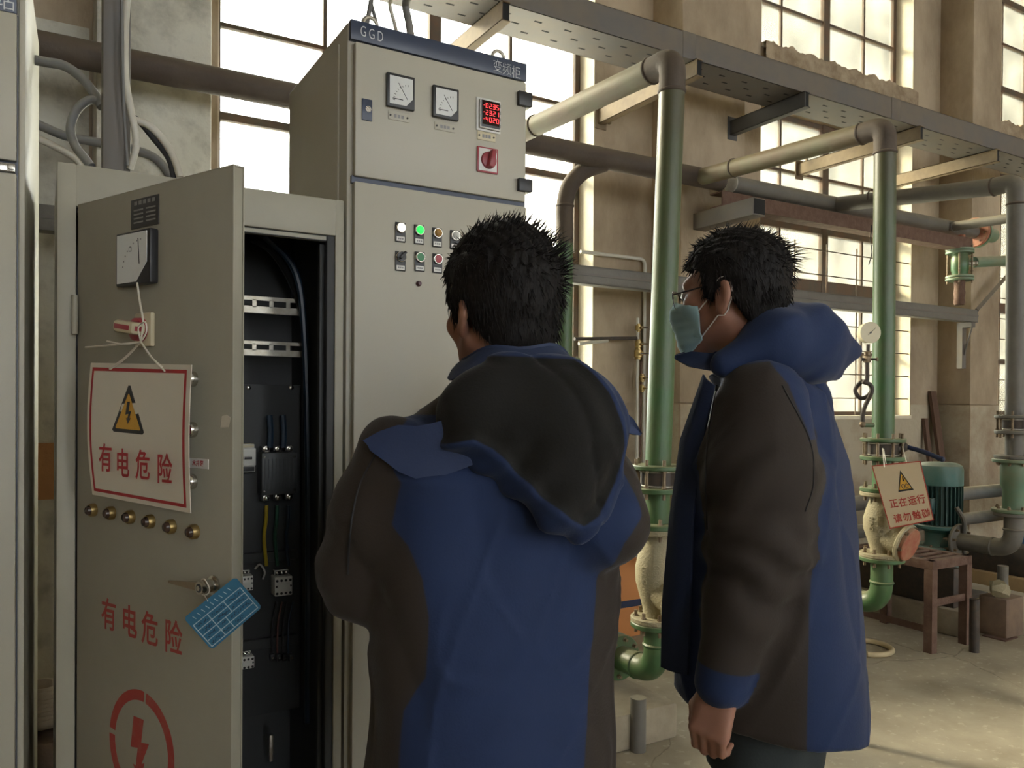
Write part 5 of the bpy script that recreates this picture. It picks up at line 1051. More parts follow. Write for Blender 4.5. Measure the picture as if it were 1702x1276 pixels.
# ================================================================== THE TWO MEN
# solids are described by smoothly joined distance fields and skinned as one continuous surface
class Fld:
    def __init__(s): s.p = []
    def add(s, fn, lo, hi, k=0.012, op='u'): s.p.append((fn, np.array(lo, float), np.array(hi, float), k, op)); return s
    def cone(s, a, b, ra, rb, k=0.012, op='u', ax=None, flat=1.0):
        a, b = np.array(a, float), np.array(b, float); ba = b - a; L2 = max(1e-9, ba @ ba); A = None if ax is None else np.array(V(ax).normalized())
        def fn(P):
            q = P - a; h = np.clip(q @ ba / L2, 0, 1); w = q - h[..., None] * ba
            if A is not None: w = w + (w @ A)[..., None] * A * (1 / flat - 1)
            d = np.sqrt((w * w).sum(-1)) - (ra + (rb - ra) * h)
            return d * (min(flat, 1.0) if A is not None else 1.0)
        r = max(ra, rb); return s.add(fn, np.minimum(a, b) - r, np.maximum(a, b) + r, k, op)
    def ell(s, c, r, R=None, k=0.012, op='u'):
        c, r = np.array(c, float), np.array(r, float); R = np.eye(3) if R is None else np.array(R)
        def fn(P):
            q = (P - c) @ R; k0 = np.sqrt(((q / r) ** 2).sum(-1)); k1 = np.sqrt(((q / (r * r)) ** 2).sum(-1)); return k0 * (k0 - 1) / np.maximum(k1, 1e-6)
        return s.add(fn, c - r.max(), c + r.max(), k, op)
    def stack(s, rows, k=0.02, n=2.4):
        """upright body: rows of (z, x, y, half width, half depth)"""
        rows = sorted(rows); z, x, y, a, b = np.array(rows, float).T
        def fn(P):
            Z = P[..., 2]; f = lambda q: np.interp(Z, z, q); A, B = f(a), f(b)
            e = (np.abs((P[..., 0] - f(x)) / A) ** n + np.abs((P[..., 1] - f(y)) / B) ** n) ** (1 / n)
            return np.maximum((e - 1) * np.minimum(A, B), np.maximum(Z - z[-1], z[0] - Z))
        return s.add(fn, (min(x - a), min(y - b), z[0]), (max(x + a), max(y + b), z[-1]), k)
    def eval(s, P):
        D = np.full(P.shape[:-1], 9.0)
        for fn, lo, hi, k, op in s.p: D = s.mix(D, fn(P), k, op)
        return D
    @staticmethod
    def mix(D, d, k, op):
        if op == 'u': h = np.maximum(k - np.abs(D - d), 0) / k; return np.minimum(D, d) - h * h * k / 4
        d = -d; h = np.maximum(k - np.abs(D - d), 0) / k; return np.maximum(D, d) + h * h * k / 4
    def grid(s, h, pad=0.02, lo=None, hi=None):
        lo = np.min([p[1] for p in s.p if p[4] == 'u'], 0) - pad if lo is None else np.array(lo, float); hi = np.max([p[2] for p in s.p if p[4] == 'u'], 0) + pad if hi is None else np.array(hi, float)
        n = np.ceil((hi - lo) / h).astype(int) + 1; D = np.full(n, 9.0, np.float32)
        for fn, a, b, k, op in s.p:
            i0 = np.clip(np.floor((a - k - 2.5 * h - lo) / h).astype(int), 0, n); i1 = np.clip(np.ceil((b + k + 2.5 * h - lo) / h).astype(int) + 1, 0, n)
            if (i1 <= i0).any(): continue
            sl = tuple(slice(i0[j], i1[j]) for j in range(3)); g = np.meshgrid(*[lo[j] + h * np.arange(i0[j], i1[j]) for j in range(3)], indexing='ij')
            D[sl] = s.mix(D[sl], fn(np.stack(g, -1)), k, op)
        return D, lo
def nets(D, lo, h):
    """surface nets: one vertex per crossed cell, one quad per crossed edge"""
    I = D < 0; c = [(i, j, k) for i in (0, 1) for j in (0, 1) for k in (0, 1)]; n = np.array(D.shape) - 1
    sub = lambda A, o: A[o[0]:o[0] + n[0], o[1]:o[1] + n[1], o[2]:o[2] + n[2]]
    anyi = np.zeros(n, bool); alli = np.ones(n, bool)
    for o in c: q = sub(I, o); anyi |= q; alli &= q
    act = np.argwhere(anyi & ~alli); idx = -np.ones(n, np.int32); idx[tuple(act.T)] = np.arange(len(act))
    val = {o: D[tuple((act + o).T)] for o in c}; acc = np.zeros((len(act), 3)); cnt = np.zeros(len(act))
    for a in c:
        for ax in range(3):
            if a[ax]: continue
            b = list(a); b[ax] = 1; b = tuple(b); da, db = val[a], val[b]; m = (da < 0) != (db < 0); t = np.where(m, da / np.where(m, da - db, 1), 0)
            p = np.repeat(np.array(a, float)[None], len(act), 0); p[:, ax] = t; acc += p * m[:, None]; cnt += m
    Vv = lo + h * (act + acc / cnt[:, None]); Q = []
    for ax in range(3):
        o = [0, 0, 0]; o[ax] = 1; A = I[:I.shape[0] - o[0], :I.shape[1] - o[1], :I.shape[2] - o[2]]; B = I[o[0]:, o[1]:, o[2]:]
        e = np.argwhere(A != B); u, w = (ax + 1) % 3, (ax + 2) % 3; ok = (e[:, u] > 0) & (e[:, w] > 0) & (e[:, u] < n[u]) & (e[:, w] < n[w]); e = e[ok]; fl = A[tuple(e.T)]
        def cell(du, dw): q = e.copy(); q[:, u] += du; q[:, w] += dw; return idx[tuple(q.T)]
        q = np.stack([cell(-1, -1), cell(0, -1), cell(0, 0), cell(-1, 0)], 1); q[~fl] = q[~fl][:, ::-1]; Q.append(q)
    return Vv, np.concatenate(Q)
def skin(name, Vv, Q, m, parent, attr=None, label=None, smooth_it=0):
    if smooth_it:
        e = np.concatenate([Q[:, [0, 1]], Q[:, [1, 2]], Q[:, [2, 3]], Q[:, [3, 0]]]); deg = np.bincount(e.ravel(), minlength=len(Vv)).astype(float)
        for _ in range(smooth_it):
            S_ = np.zeros_like(Vv)
            for j in range(3): S_[:, j] = np.bincount(e[:, 0], Vv[e[:, 1], j], len(Vv)) + np.bincount(e[:, 1], Vv[e[:, 0], j], len(Vv))
            Vv = Vv * 0.5 + 0.5 * S_ / np.maximum(deg, 1)[:, None]
    me = bpy.data.meshes.new(name); me.vertices.add(len(Vv)); me.vertices.foreach_set('co', Vv.astype(np.float32).ravel())
    me.loops.add(len(Q) * 4); me.loops.foreach_set('vertex_index', Q.astype(np.int32).ravel()); me.polygons.add(len(Q)); me.polygons.foreach_set('loop_start', np.arange(0, len(Q) * 4, 4, dtype=np.int32))
    me.update(calc_edges=True); me.validate(); me.polygons.foreach_set('use_smooth', np.ones(len(me.polygons), bool)); me.materials.append(m)
    if attr is not None:
        for k, a in attr.items(): at = me.attributes.new(k, 'FLOAT', 'POINT'); at.data.foreach_set('value', a.astype(np.float32))
    o = bpy.data.objects.new(name, me); COL.objects.link(o); o.parent = parent; WL[o] = WL[parent]
    if label: o['label'] = label
    return o
_rs = np.random.RandomState(11); _K = _rs.normal(size=(14, 3)); _K /= np.linalg.norm(_K, axis=1)[:, None]; _PH = _rs.uniform(0, 6.28, 14)
def noise(P, f, seed=0):
    r = 0
    for i in range(5): j = (i * 3 + seed) % 14; r = r + np.sin((P @ _K[j]) * f * (1 + .23 * i) * 6.28 + _PH[j] + 1.7 * np.sin((P @ _K[(j + 5) % 14]) * f * 3.1 + _PH[(j + 2) % 14])) / (1 + .3 * i)
    return r / 2.6
def crease(P, f, seed=0):
    """sharp folds: ridges where a slow noise crosses zero"""
    n_ = noise(P, f, seed); return np.exp(-np.abs(n_) / .10)
def poly_sd(px, pz, poly):
    """signed distance to a polygon, positive inside"""
    poly = np.array(poly); n = len(poly); d = np.full(px.shape, 9.0); ins = np.zeros(px.shape, bool)
    for i in range(n):
        a, b = poly[i], poly[(i + 1) % n]; e = b - a; wx, wz = px - a[0], pz - a[1]; t = np.clip((wx * e[0] + wz * e[1]) / (e @ e), 0, 1)
        d = np.minimum(d, np.hypot(wx - t * e[0], wz - t * e[1])); c = ((a[1] > pz) != (b[1] > pz)) & (px < e[0] * (pz - a[1]) / (e[1] if e[1] else 1e-9) + a[0]); ins ^= c
    return np.where(ins, d, -d)

def cloth_mat(name, c_in, c_out, attr='panel', rough=0.8):
    m = mat(name, c_in, rough, col2=tuple(c * .86 for c in c_in), scale=9, amt=.6, bump=0.10, bscale=260, spec=0.25); nt = m.node_tree; N, L = nt.nodes, nt.links; b = N['Principled BSDF']
    src = b.inputs['Base Color'].links[0].from_socket; at = N.new('ShaderNodeAttribute'); at.attribute_name = attr; mr = N.new('ShaderNodeMapRange'); mr.inputs[1].default_value = -.0015; mr.inputs[2].default_value = .0015; L.new(at.outputs['Fac'], mr.inputs[0])
    mx = N.new('ShaderNodeMix'); mx.data_type = 'RGBA'; L.new(mr.outputs[0], mx.inputs[0]); mx.inputs[6].default_value = (*c_out, 1); L.new(src, mx.inputs[7]); L.new(mx.outputs[2], b.inputs['Base Color'])
    n3 = N.new('ShaderNodeTexNoise'); n3.inputs['Scale'].default_value = 9; n3.inputs['Detail'].default_value = 3; n3.noise_type = 'RIDGED_MULTIFRACTAL'; tc3 = N.new('ShaderNodeTexCoord'); mp3 = N.new('ShaderNodeMapping'); mp3.inputs['Scale'].default_value = (1, 1, .5); mp3.inputs['Rotation'].default_value = (.3, .4, 0); L.new(tc3.outputs['Object'], mp3.inputs[0]); L.new(mp3.outputs[0], n3.inputs['Vector'])
    b3 = N.new('ShaderNodeBump'); b3.inputs['Strength'].default_value = .35; b3.inputs['Distance'].default_value = .006; L.new(n3.outputs['Fac'], b3.inputs['Height']); old = b.inputs['Normal'].links[0].from_socket; L.new(old, b3.inputs['Normal']); L.new(b3.outputs[0], b.inputs['Normal'])
    b.inputs['Sheen Weight'].default_value = .12; b.inputs['Sheen Roughness'].default_value = .4
    return m
BLUE, BROWN, DARK = (0.0185, 0.034, 0.092), (0.037, 0.029, 0.024), (0.0125, 0.012, 0.011)
jk = cloth_mat('blue and brown work jacket', BLUE, BROWN); hd = cloth_mat('hood cloth', BLUE, DARK); cl_b = mat('blue collar cloth', (0.018, 0.032, 0.08), .75, bump=.1, bscale=260)
flap_b = mat('blue hood edge cloth', (0.024, 0.042, 0.108), .7, bump=.1, bscale=260)
trous = mat('dark green grey trousers', (0.024, 0.032, 0.033), .85, col2=(0.016, 0.022, 0.024), scale=7, bump=.15, bscale=200); shoe_m = mat('black work shoes', (0.02, 0.018, 0.016), .5)
skin_m = mat('skin', (0.36, 0.185, 0.125), .5, col2=(0.30, 0.14, 0.095), scale=14, amt=.5, bump=.05, bscale=300); skin_m.node_tree.nodes['Principled BSDF'].inputs['Subsurface Weight'].default_value = 0.08; skin_m.node_tree.nodes['Principled BSDF'].inputs['Subsurface Radius'].default_value = (.02, .008, .005)
hair_m = mat('black hair', (0.009, 0.008, 0.008), .6, col2=(0.018, 0.015, 0.013), scale=60, stretch=(1, 1, .3), bump=.35, bscale=220, spec=.18)
mask_m = mat('pale blue face mask', (0.36, 0.56, 0.60), .8, col2=(0.30, 0.49, 0.54), scale=12); loop_m = mat('white ear loop', (.75, .72, .66), .7)
lens_m = glass_mat('spectacle lens', (.97, .98, .98), .02, (.9, .9, .9), .02); eye_m = mat('eye white', (.6, .57, .53), .25); iris_m = mat('dark brown iris', (.02, .012, .008), .2)

def Rz(a): c, s_ = math.cos(a), math.sin(a); return np.array([[c, -s_, 0], [s_, c, 0], [0, 0, 1.0]])
class Head:
    """head in its own frame: y forward, x to the person's right, z up, origin between the ears at eye height"""
    def __init__(s, c, yaw, tilt=0.0, sc=1.0):
        s.c = np.array(c, float); ct, st = math.cos(tilt), math.sin(tilt); s.R = Rz(yaw) @ np.array([[1, 0, 0], [0, ct, -st], [0, st, ct]]); s.sc = sc
    def w(s, p): return s.c + s.R @ (np.array(p, float) * s.sc)
    def l(s, P): return ((P - s.c) @ s.R) / s.sc
    def E(s, F, c, r, k=.014, op='u', rot=None): F.ell(s.w(c), np.array(r) * s.sc, s.R if rot is None else s.R @ rot, k, op)
    def C(s, F, a, b, ra, rb, k=.014, op='u'): F.cone(s.w(a), s.w(b), ra * s.sc, rb * s.sc, k, op)
    def face(s, F, ears=True):
        s.E(F, (0, -.012, .030), (.075, .095, .086)); s.E(F, (0, .028, -.035), (.060, .066, .078), .03); s.E(F, (0, .066, -.098), (.024, .020, .018), .02)
        for q in (-1, 1):
            s.C(F, (q * .056, -.004, -.052), (q * .018, .068, -.1), .018, .016, .024); s.E(F, (q * .042, .060, -.018), (.024, .024, .020), .024)
        s.C(F, (-.034, .077, .022), (.034, .077, .022), .013, .013, .02); s.C(F, (0, .086, .008), (0, .110, -.034), .008, .011, .014)
        for q in (-1, 1): s.E(F, (q * .011, .100, -.038), (.009, .010, .008), .008); s.E(F, (q * .032, .101, .002), (.017, .016, .011), .014, 'd')
        s.E(F, (0, .088, -.066), (.024, .011, .006), .008); s.E(F, (0, .086, -.076), (.020, .011, .006), .006)
        s.C(F, (0, -.028, -.06), (0, -.05, -.19), .056, .062, .03)
        if ears:
            for q in (-1, 1):
                t = .12; r = np.array([[math.cos(q * .35), -math.sin(q * .35), 0], [math.sin(q * .35), math.cos(q * .35), 0], [0, 0, 1.0]])
                s.E(F, (q * .082, -.016, -.010), (.009, .020, .033), .006, 'u', r); s.E(F, (q * .079, -.010, -.038), (.008, .010, .012), .008); s.E(F, (q * .091, -.010, -.008), (.007, .010, .020), .006, 'd', r)
    def hair(s, parent, thick, line, seed, strands, tuft=None, top=.0):
        F = Fld(); F.ell(s.w((0, -.014, .036 + top * .4)), np.array((.077 + thick, .098 + thick, .088 + thick + top * .6)) * s.sc, s.R, .01); F.ell(s.w((0, -.050, -.035)), np.array((.064 + thick * .5, .052 + thick * .5, .066)) * s.sc, s.R, .03)
        for q in (-1, 1): F.cone(s.w((q * .070, .012, .02)), s.w((q * .071, .010, -.012)), .016 * s.sc, .009 * s.sc, .012)
        ly, lz_ = np.array(line).T; base = F
        def fn(P):
            q = s.l(P); e = np.abs(q[..., 0]) / .08; low = np.interp(q[..., 1] + .012 * e * (q[..., 1] > .03), ly, lz_); low = low - .010 * (1 - np.clip(e, 0, 1)) * (q[..., 1] < -.05)
            d = base.eval(P) + .0022 * np.sin(q[..., 0] * 420 + 3 * np.sin(q[..., 2] * 60)) * np.clip(q[..., 2] * 12, 0, 1) + .003 * noise(q, 14, seed)
            return np.maximum(d, (low + .004 * noise(q, 30, seed + 3) - q[..., 2]) * s.sc * .8)
        G = Fld(); G.add(fn, s.c - .17, s.c + .19, .001); D, lo = G.grid(.004, .0); Vv, Q = nets(D, lo, .004)
        # loose tapered locks standing out of the mass
        rn = np.random.RandomState(seed); L = s.l(Vv); nrm = (L - np.array((0, -.02, .02))); nrm /= np.linalg.norm(nrm, axis=1)[:, None]; vs = [Vv]; qs = [Q]; n0 = len(Vv)
        sel = rn.choice(len(Vv), strands)
        for i in sel:
            p, n_ = L[i], nrm[i]
            if p[2] < -.06: continue
            tp_ = np.clip((p[2] - .02) / .09, 0, 1); ln = rn.uniform(.007, .014) + tp_ * rn.uniform(.0, .009); flow = np.array((0.10, .35 if p[1] > 0 else -.25, -.75 + 1.0 * tp_)); fl = 1.0
            if tuft is not None:
                g = np.exp(-((p - np.array(tuft[0])) ** 2).sum() / (2 * tuft[2] ** 2)); flow = flow * (1 - g) + np.array(tuft[1]) * g * 1.3; ln += g * tuft[3] * rn.uniform(.5, 1)
            g = 0.0 if tuft is None else g
            d = n_ * (.14 + .25 * g) + flow + rn.normal(size=3) * (.12 + .15 * g); d /= np.linalg.norm(d); side = np.cross(d, n_); side /= np.linalg.norm(side) + 1e-9; w = rn.uniform(.0006, .0014)
            up = np.cross(side, d); ring = []
            for k, (tt, ww) in enumerate(((-.15, 1.0), (.45, .75), (1.0, .12))):
                c = p + d * ln * tt + np.array((0, 0, -.006)) * tt * tt * (1 - tp_)
                for a in range(4): ring.append(c + (side * (1, 0, -1, 0)[a] + up * (0, 1, 0, -1)[a]) * w * ww)
            b = n0; vs.append(np.array([s.w(r) for r in ring])); qs.append(np.array([[b + k * 4 + a, b + k * 4 + (a + 1) % 4, b + (k + 1) * 4 + (a + 1) % 4, b + (k + 1) * 4 + a] for k in (0, 1) for a in range(4)] + [[b + 8, b + 9, b + 10, b + 11]])); n0 += 12
        return skin('hair', np.concatenate(vs), np.concatenate(qs), hair_m, parent)
    def eyes(s, parent):
        for q in (-1, 1):
            mb = MB(WL[parent]); c = s.w((q * .032, .083, .002)); mb.ball(c, .0125 * s.sc, eye_m, 16); f = s.R @ np.array((0, 1, 0)); mb.ball(V(c) + V(f) * .0098 * s.sc, (.0055, .0055, .0055), iris_m, 10); mb.build('eye', parent)
def hand(F, wr, D, T, N, curl=(45, 105, 150), sc=1.0):
    """D down the hand, T towards the thumb, N out of the palm"""
    wr, D, T, N = (np.array(V(q), float) for q in (wr, D, T, N)); D /= np.linalg.norm(D); T = T - D * (T @ D); T /= np.linalg.norm(T); N = N - D * (N @ D) - T * (N @ T); N /= np.linalg.norm(N)
    P = lambda d, t, n: wr + (D * d + T * t + N * n) * sc
    for t0, t1 in ((.016, .028), (.004, .009), (-.008, -.010), (-.018, -.028)): F.cone(P(-.01, t0, 0), P(.082, t1, 0), .017 * sc, .0125 * sc, .012, 'u', N, .85)
    F.ell(P(.045, .022, .014), np.array((.022, .022, .022)) * sc, None, .016)
    for t, l1, r in ((.028, .043, .0094), (.0095, .047, .0098), (-.010, .043, .0092), (-.0275, .034, .0082)):
        p = P(.086, t, -.002); rad = r * sc; sp = -t * .25
        for l, a in zip((l1, l1 * .62, l1 * .5), curl):
            a = math.radians(a + t * 120); d = D * math.cos(a) + N * math.sin(a) + T * sp * (math.cos(a)); q = p + d / np.linalg.norm(d) * l * sc; F.cone(p, q, rad, rad * .9, .005); p = q; rad *= .92
    a, b, c, e = P(.018, .022, .010), P(.052, .044, .020), P(.080, .043, .030), P(.102, .034, .036); F.cone(a, b, .0155 * sc, .0125 * sc, .012); F.cone(b, c, .0122 * sc, .0108 * sc, .005); F.cone(c, e, .0108 * sc, .0088 * sc, .004)
def strip(mb, A, B, m, t=0.004):
    """cloth strip between two edges, with thickness"""
    n = len(A); nv = []
    for i in range(n):
        tx = (A[min(i + 1, n - 1)] - A[max(i - 1, 0)]); nn = tx.cross(B[i] - A[i]); nv.append(nn.normalized() * t if nn.length > 1e-9 else V((0, 0, t)))
    rows = [A, [(A[i] * .66 + B[i] * .34) + nv[i] * 1.2 for i in range(n)], [(A[i] * .34 + B[i] * .66) + nv[i] * 1.2 for i in range(n)], B]
    back = [[p - nv[i] for i, p in enumerate(r)] for r in rows]; vs = [p for r in rows for p in r] + [p for r in back for p in r]; k = 4 * n; fs = []
    for j in range(3):
        for i in range(n - 1): a = j * n + i; fs += [(a, a + 1, a + n + 1, a + n), (k + a, k + a + n, k + a + n + 1, k + a + 1)]
    for i in range(n - 1): fs += [(i, k + i, k + i + 1, i + 1), (3 * n + i, 3 * n + i + 1, k + 3 * n + i + 1, k + 3 * n + i)]
    for j in range(3): fs += [(j * n, j * n + n, k + j * n + n, k + j * n), (j * n + n - 1, k + j * n + n - 1, k + j * n + 2 * n - 1, j * n + 2 * n - 1)]
    mb.add(vs, fs, m)
def legs(parent, hip, xs, zhip, fy=0.0):
    F = Fld(); F.stack([(zhip - .12, hip[0], hip[1], .165, .115), (zhip + .04, hip[0], hip[1], .175, .125), (zhip + .14, hip[0], hip[1], .165, .12)])
    for q in (-1, 1):
        F.cone((hip[0] + q * .088, hip[1], zhip - .04), (hip[0] + q * .10, hip[1] + .01, .50), .092, .070, .03); F.cone((hip[0] + q * .10, hip[1] + .01, .50), (hip[0] + q * .105, hip[1] - .015, .10), .070, .062, .02)
    def fold(P): return F.eval(P) + .005 * noise(P, 5, 2) + .003 * noise(P, 11, 5)
    G = Fld(); G.add(fold, (hip[0] - .24, hip[1] - .2, .05), (hip[0] + .24, hip[1] + .2, zhip + .16), .001); D, lo = G.grid(.009); skin('trousers', *nets(D, lo, .009), trous, parent)
    for q in (-1, 1):
        S_ = Fld(); x = hip[0] + q * .107; S_.ell((x, hip[1] + .015, .055), (.046, .075, .055)); S_.ell((x + q * .008, hip[1] + .115, .040), (.047, .085, .040), None, .03); S_.cone((x, hip[1] - .02, .06), (x, hip[1] - .02, .11), .045, .045, .02)
        S_.add(lambda P: -P[..., 2], (-9, -9, -9), (9, 9, 9), .002, 'x'); S_.p.pop()
        D, lo = S_.grid(.008, .01); Vv, Q = nets(D, lo, .008); Vv[:, 2] = np.maximum(Vv[:, 2], 0.001); skin('shoe', Vv, Q, shoe_m, parent)

# ---------------------------------------------------------------- man with the hood hanging on his back
PH1 = math.radians(86); A1 = PH1 - math.pi / 2
M1 = thing('person', 'bare-headed man seen from behind in blue and brown jacket, dark hood hanging on his back', 'person', (0.700, 1.245, 0), None, A1); I1 = WL[M1].inverted()
def l1(u, v, d): return np.array(I1 @ atD(u, v, d))
hc1 = l1(830, 518, 1.405); H_ = Head(hc1, math.radians(7), math.radians(-4), 1.03)
tc = l1(818, 900, 1.44)[:2]; sh = l1(818, 740, 1.43)
le, re = l1(606, 952, 1.405), l1(1012, 868, 1.375)
lw, rw = np.array((-.115, le[1] + .255, le[2] + .03)), np.array((.10, re[1] + .25, re[2] - .01))
ls, rs = np.array((sh[0] - .178, sh[1], 1.312)), np.array((sh[0] + .178, sh[1], 1.308))
B = Fld(); H_.face(B); nk = H_.w((0, -.05, -.19))
B.stack([(.78, tc[0], tc[1], .14, .10), (1.0, tc[0], tc[1], .135, .095), (1.25, tc[0], tc[1], .16, .105), (1.36, sh[0], sh[1], .14, .085), (1.42, nk[0], nk[1], .07, .065)], .03)
for a, b, c in ((ls, le, lw), (rs, re, rw)): B.cone(a, b, .052, .042, .03); B.cone(b, c, .042, .028, .015)
for q in (-1, 1): B.cone((tc[0] + q * .085, tc[1], .82), (tc[0] + q * .10, tc[1], .48), .07, .052, .03); B.cone((tc[0] + q * .10, tc[1], .48), (tc[0] + q * .105, tc[1] - .01, .09), .05, .034, .02)
hand(B, lw, V((.45, .85, .1)), V((.2, .1, 1)), V((1, -.4, -.1)), (30, 80, 110)); hand(B, rw, V((-.45, .85, .1)), V((-.2, .1, 1)), V((-1, -.4, -.1)), (30, 80, 110))
D, lo = B.grid(.0048); skin('body', *nets(D, lo, .0048), skin_m, M1)
H_.eyes(M1)
H_.hair(M1, .017, ((-.13, -.088), (-.075, -.085), (-.045, -.040), (-.025, -.012), (-.005, .0), (.015, -.022), (.026, -.02), (.04, .055), (.08, .062), (.12, .05)), 4, 2200, ((.06, -.08, .085), (.55, -.45, .5), .04, .026), .010)
# jacket
TJ = Fld(); TJ.stack([(.70, tc[0], tc[1], .232, .168), (.86, tc[0], tc[1], .226, .165), (1.00, tc[0], tc[1] - .004, .222, .163), (1.16, tc[0], tc[1] - .004, .230, .160), (1.27, sh[0], sh[1] - .01, .228, .148), (1.335, sh[0], sh[1] - .005, .190, .125), (1.385, sh[0], sh[1], .130, .105), (1.445, nk[0], nk[1], .082, .085)], .03)
SJ = Fld()
for a, b, c, r in ((ls, le, lw, 1.0), (rs, re, rw, .95)):
    SJ.cone(a, (a + b) / 2 + np.array((0, -.006, 0)), .066 * r, .082 * r, .03); SJ.cone((a + b) / 2, b, .082 * r, .076 * r, .03); SJ.cone(b, b + (c - b) * .82, .080 * r, .055 * r, .03)
def folds1(P):
    f = .006 * noise(P, 2.2, 1) + .003 * noise(P * np.array((1, 1, .4)), 5.5, 4) - .006 * crease(P * np.array((1, .6, .45)), 2.1, 2) + .006 * crease(P * np.array((.8, .8, .6)), 1.6, 6) - .0035 * crease(P * np.array((1, .7, .6)), 4.2, 9)
    w = np.exp(-((P[..., 2] - 1.0) / .10) ** 2) * np.clip(1 - SJ.eval(P) / .03, 0.12, 1); f = f + .0045 * w * np.sin(P[..., 2] * 95 + P[..., 0] * 26 + 2.2 * noise(P, 3, 2))
    return f
def jfn(P): return Fld.mix(TJ.eval(P), SJ.eval(P), .035, 'u') + folds1(P)
G = Fld(); G.add(jfn, (tc[0] - .40, tc[1] - .25, .69), (tc[0] + .40, tc[1] + .42, 1.47), .001); D, lo = G.grid(.0065); Vv, Q = nets(D, lo, .0065)
bd = 1.30
def xz(u, v, d=bd): p = l1(u, v, d); return p[0], p[2]
blue1 = [xz(u, v) for u, v in ((632, 735), (700, 690), (760, 690), (980, 640), (1030, 690), (1078, 720), (1085, 860), (1062, 880), (1042, 905), (1036, 1010), (1022, 1100), (1000, 1300), (655, 1300), (662, 1170), (690, 1110), (692, 1010), (680, 950), (662, 900), (640, 868), (652, 800))]
pan = poly_sd(Vv[:, 0], Vv[:, 2], blue1); front = Vv[:, 1] > tc[1] + .02; pan = np.where(front, np.where(np.abs(Vv[:, 0] - tc[0]) < .17, .05, -.05), pan); pan = np.where((SJ.eval(Vv) < TJ.eval(Vv) - .02) & (pan > 0) & (Vv[:, 0] < tc[0] - .16) & (Vv[:, 2] < 1.17), -.05, pan)
skin('jacket', Vv, Q, jk, M1, {'panel': pan}, 'blue jacket with brown sleeves and side panels', 1)
legs(M1, tc, None, .80)
def seam(parent, jacket, pts, d, r=.0016, m=None, name='seam'):
    me = jacket.data; from mathutils.bvhtree import BVHTree
    bv = BVHTree.FromPolygons([v.co for v in me.vertices], [tuple(p.vertices) for p in me.polygons]); Wi = WL[parent].inverted(); o = Wi @ CAM; out = []
    for u, v in spline([V((a, b, 0)) for a, b in pts], 10) if False else [(q.x, q.y) for q in spline([V((a, b, 0)) for a, b in pts], 8)]:
        h = bv.ray_cast(o, (Wi @ (CAM + ray(u, v)) - o).normalized())
        if h[0] is not None: out.append(WL[parent] @ (h[0] + h[1] * (r * .3)))
    mb = MB()
    if len(out) > 2: mb.tube(out, r, m or seam_m, 6)
    return mb.build(name, parent)
seam_m = mat('dark seam tape', (0.012, 0.012, 0.013), .7)
J1 = [o for o in M1.children if o.name.startswith('jacket')][0]
seam(M1, J1, [(626, 752), (600, 800), (587, 850), (581, 900), (578, 955)], 1.3, .0022)
# stand collar
mb = MB(WL[M1]); n = 26; rim = []; 
def ring(z, a, b, cx, cy, dz=0.0): return [V((cx + a * math.sin(t), cy + b * math.cos(t), z + dz * (1 + math.cos(t)) / 2 + .004 * math.sin(5 * t))) for t in [math.radians(32 + 296 * i / n) for i in range(n + 1)]]
strip(mb, ring(1.425, .100, .098, nk[0], nk[1] + .01), ring(1.492, .088, .086, nk[0], nk[1] + .018, -.03), cl_b, .004)
strip(mb, ring(1.492, .088, .086, nk[0], nk[1] + .018, -.03), ring(1.445, .122, .112, nk[0], nk[1] + .004, -.01), cl_b, .003); mb.build('collar', M1)
# hood lying on the back
hp = lambda u, v, d: l1(u, v, d)
HF = Fld(); t0 = l1(955, 832, 1.255); cA = l1(878, 668, 1.30)
HF.ell(cA, (.140, .056, .070), None, .03); HF.ell(l1(800, 690, 1.30), (.075, .045, .055), None, .04); HF.ell(l1(958, 700, 1.275), (.085, .055, .085), None, .04)
HF.cone(l1(900, 720, 1.285), t0, .086, .030, .05, 'u', (0, 1, 0), .55); HF.cone(l1(820, 735, 1.29), l1(935, 835, 1.26), .052, .032, .05, 'u', (0, 1, 0), .6); HF.cone(l1(985, 735, 1.265), l1(965, 830, 1.255), .048, .032, .05, 'u', (0, 1, 0), .6)
dark1 = [xz(u, v, 1.25) for u, v in ((752, 590), (960, 598), (1000, 655), (1018, 700), (1030, 745), (1018, 800), (985, 852), (955, 868), (925, 855), (875, 815), (835, 770), (805, 742), (772, 726), (700, 742), (690, 700), (722, 660))]
def hfn(P):
    q = P - cA; return HF.eval(P) + .004 * noise(P, 3.5, 6) + .006 * crease(P * np.array((1, .5, .7)), 2.6, 3) - .005 * crease(P * np.array((.7, .5, 1)), 2.2, 8) + .004 * np.sin((q[..., 0] * 1.0 - q[..., 2] * .8) * 75 + 2 * noise(P, 4, 3)) * np.clip(-q[..., 2] * 8, 0, 1) - .008 * np.exp(-((poly_sd(P[..., 0], P[..., 2], dark1) + .006) / .010) ** 2)
G = Fld(); G.add(hfn, cA - np.array((.26, .16, .28)), cA + np.array((.26, .14, .14)), .001); D, lo = G.grid(.006); Vv, Q = nets(D, lo, .006)
skin('hood', Vv, Q, hd, M1, {'panel': -poly_sd(Vv[:, 0], Vv[:, 2], dark1) - .002}, 'dark lined hood with blue rim')
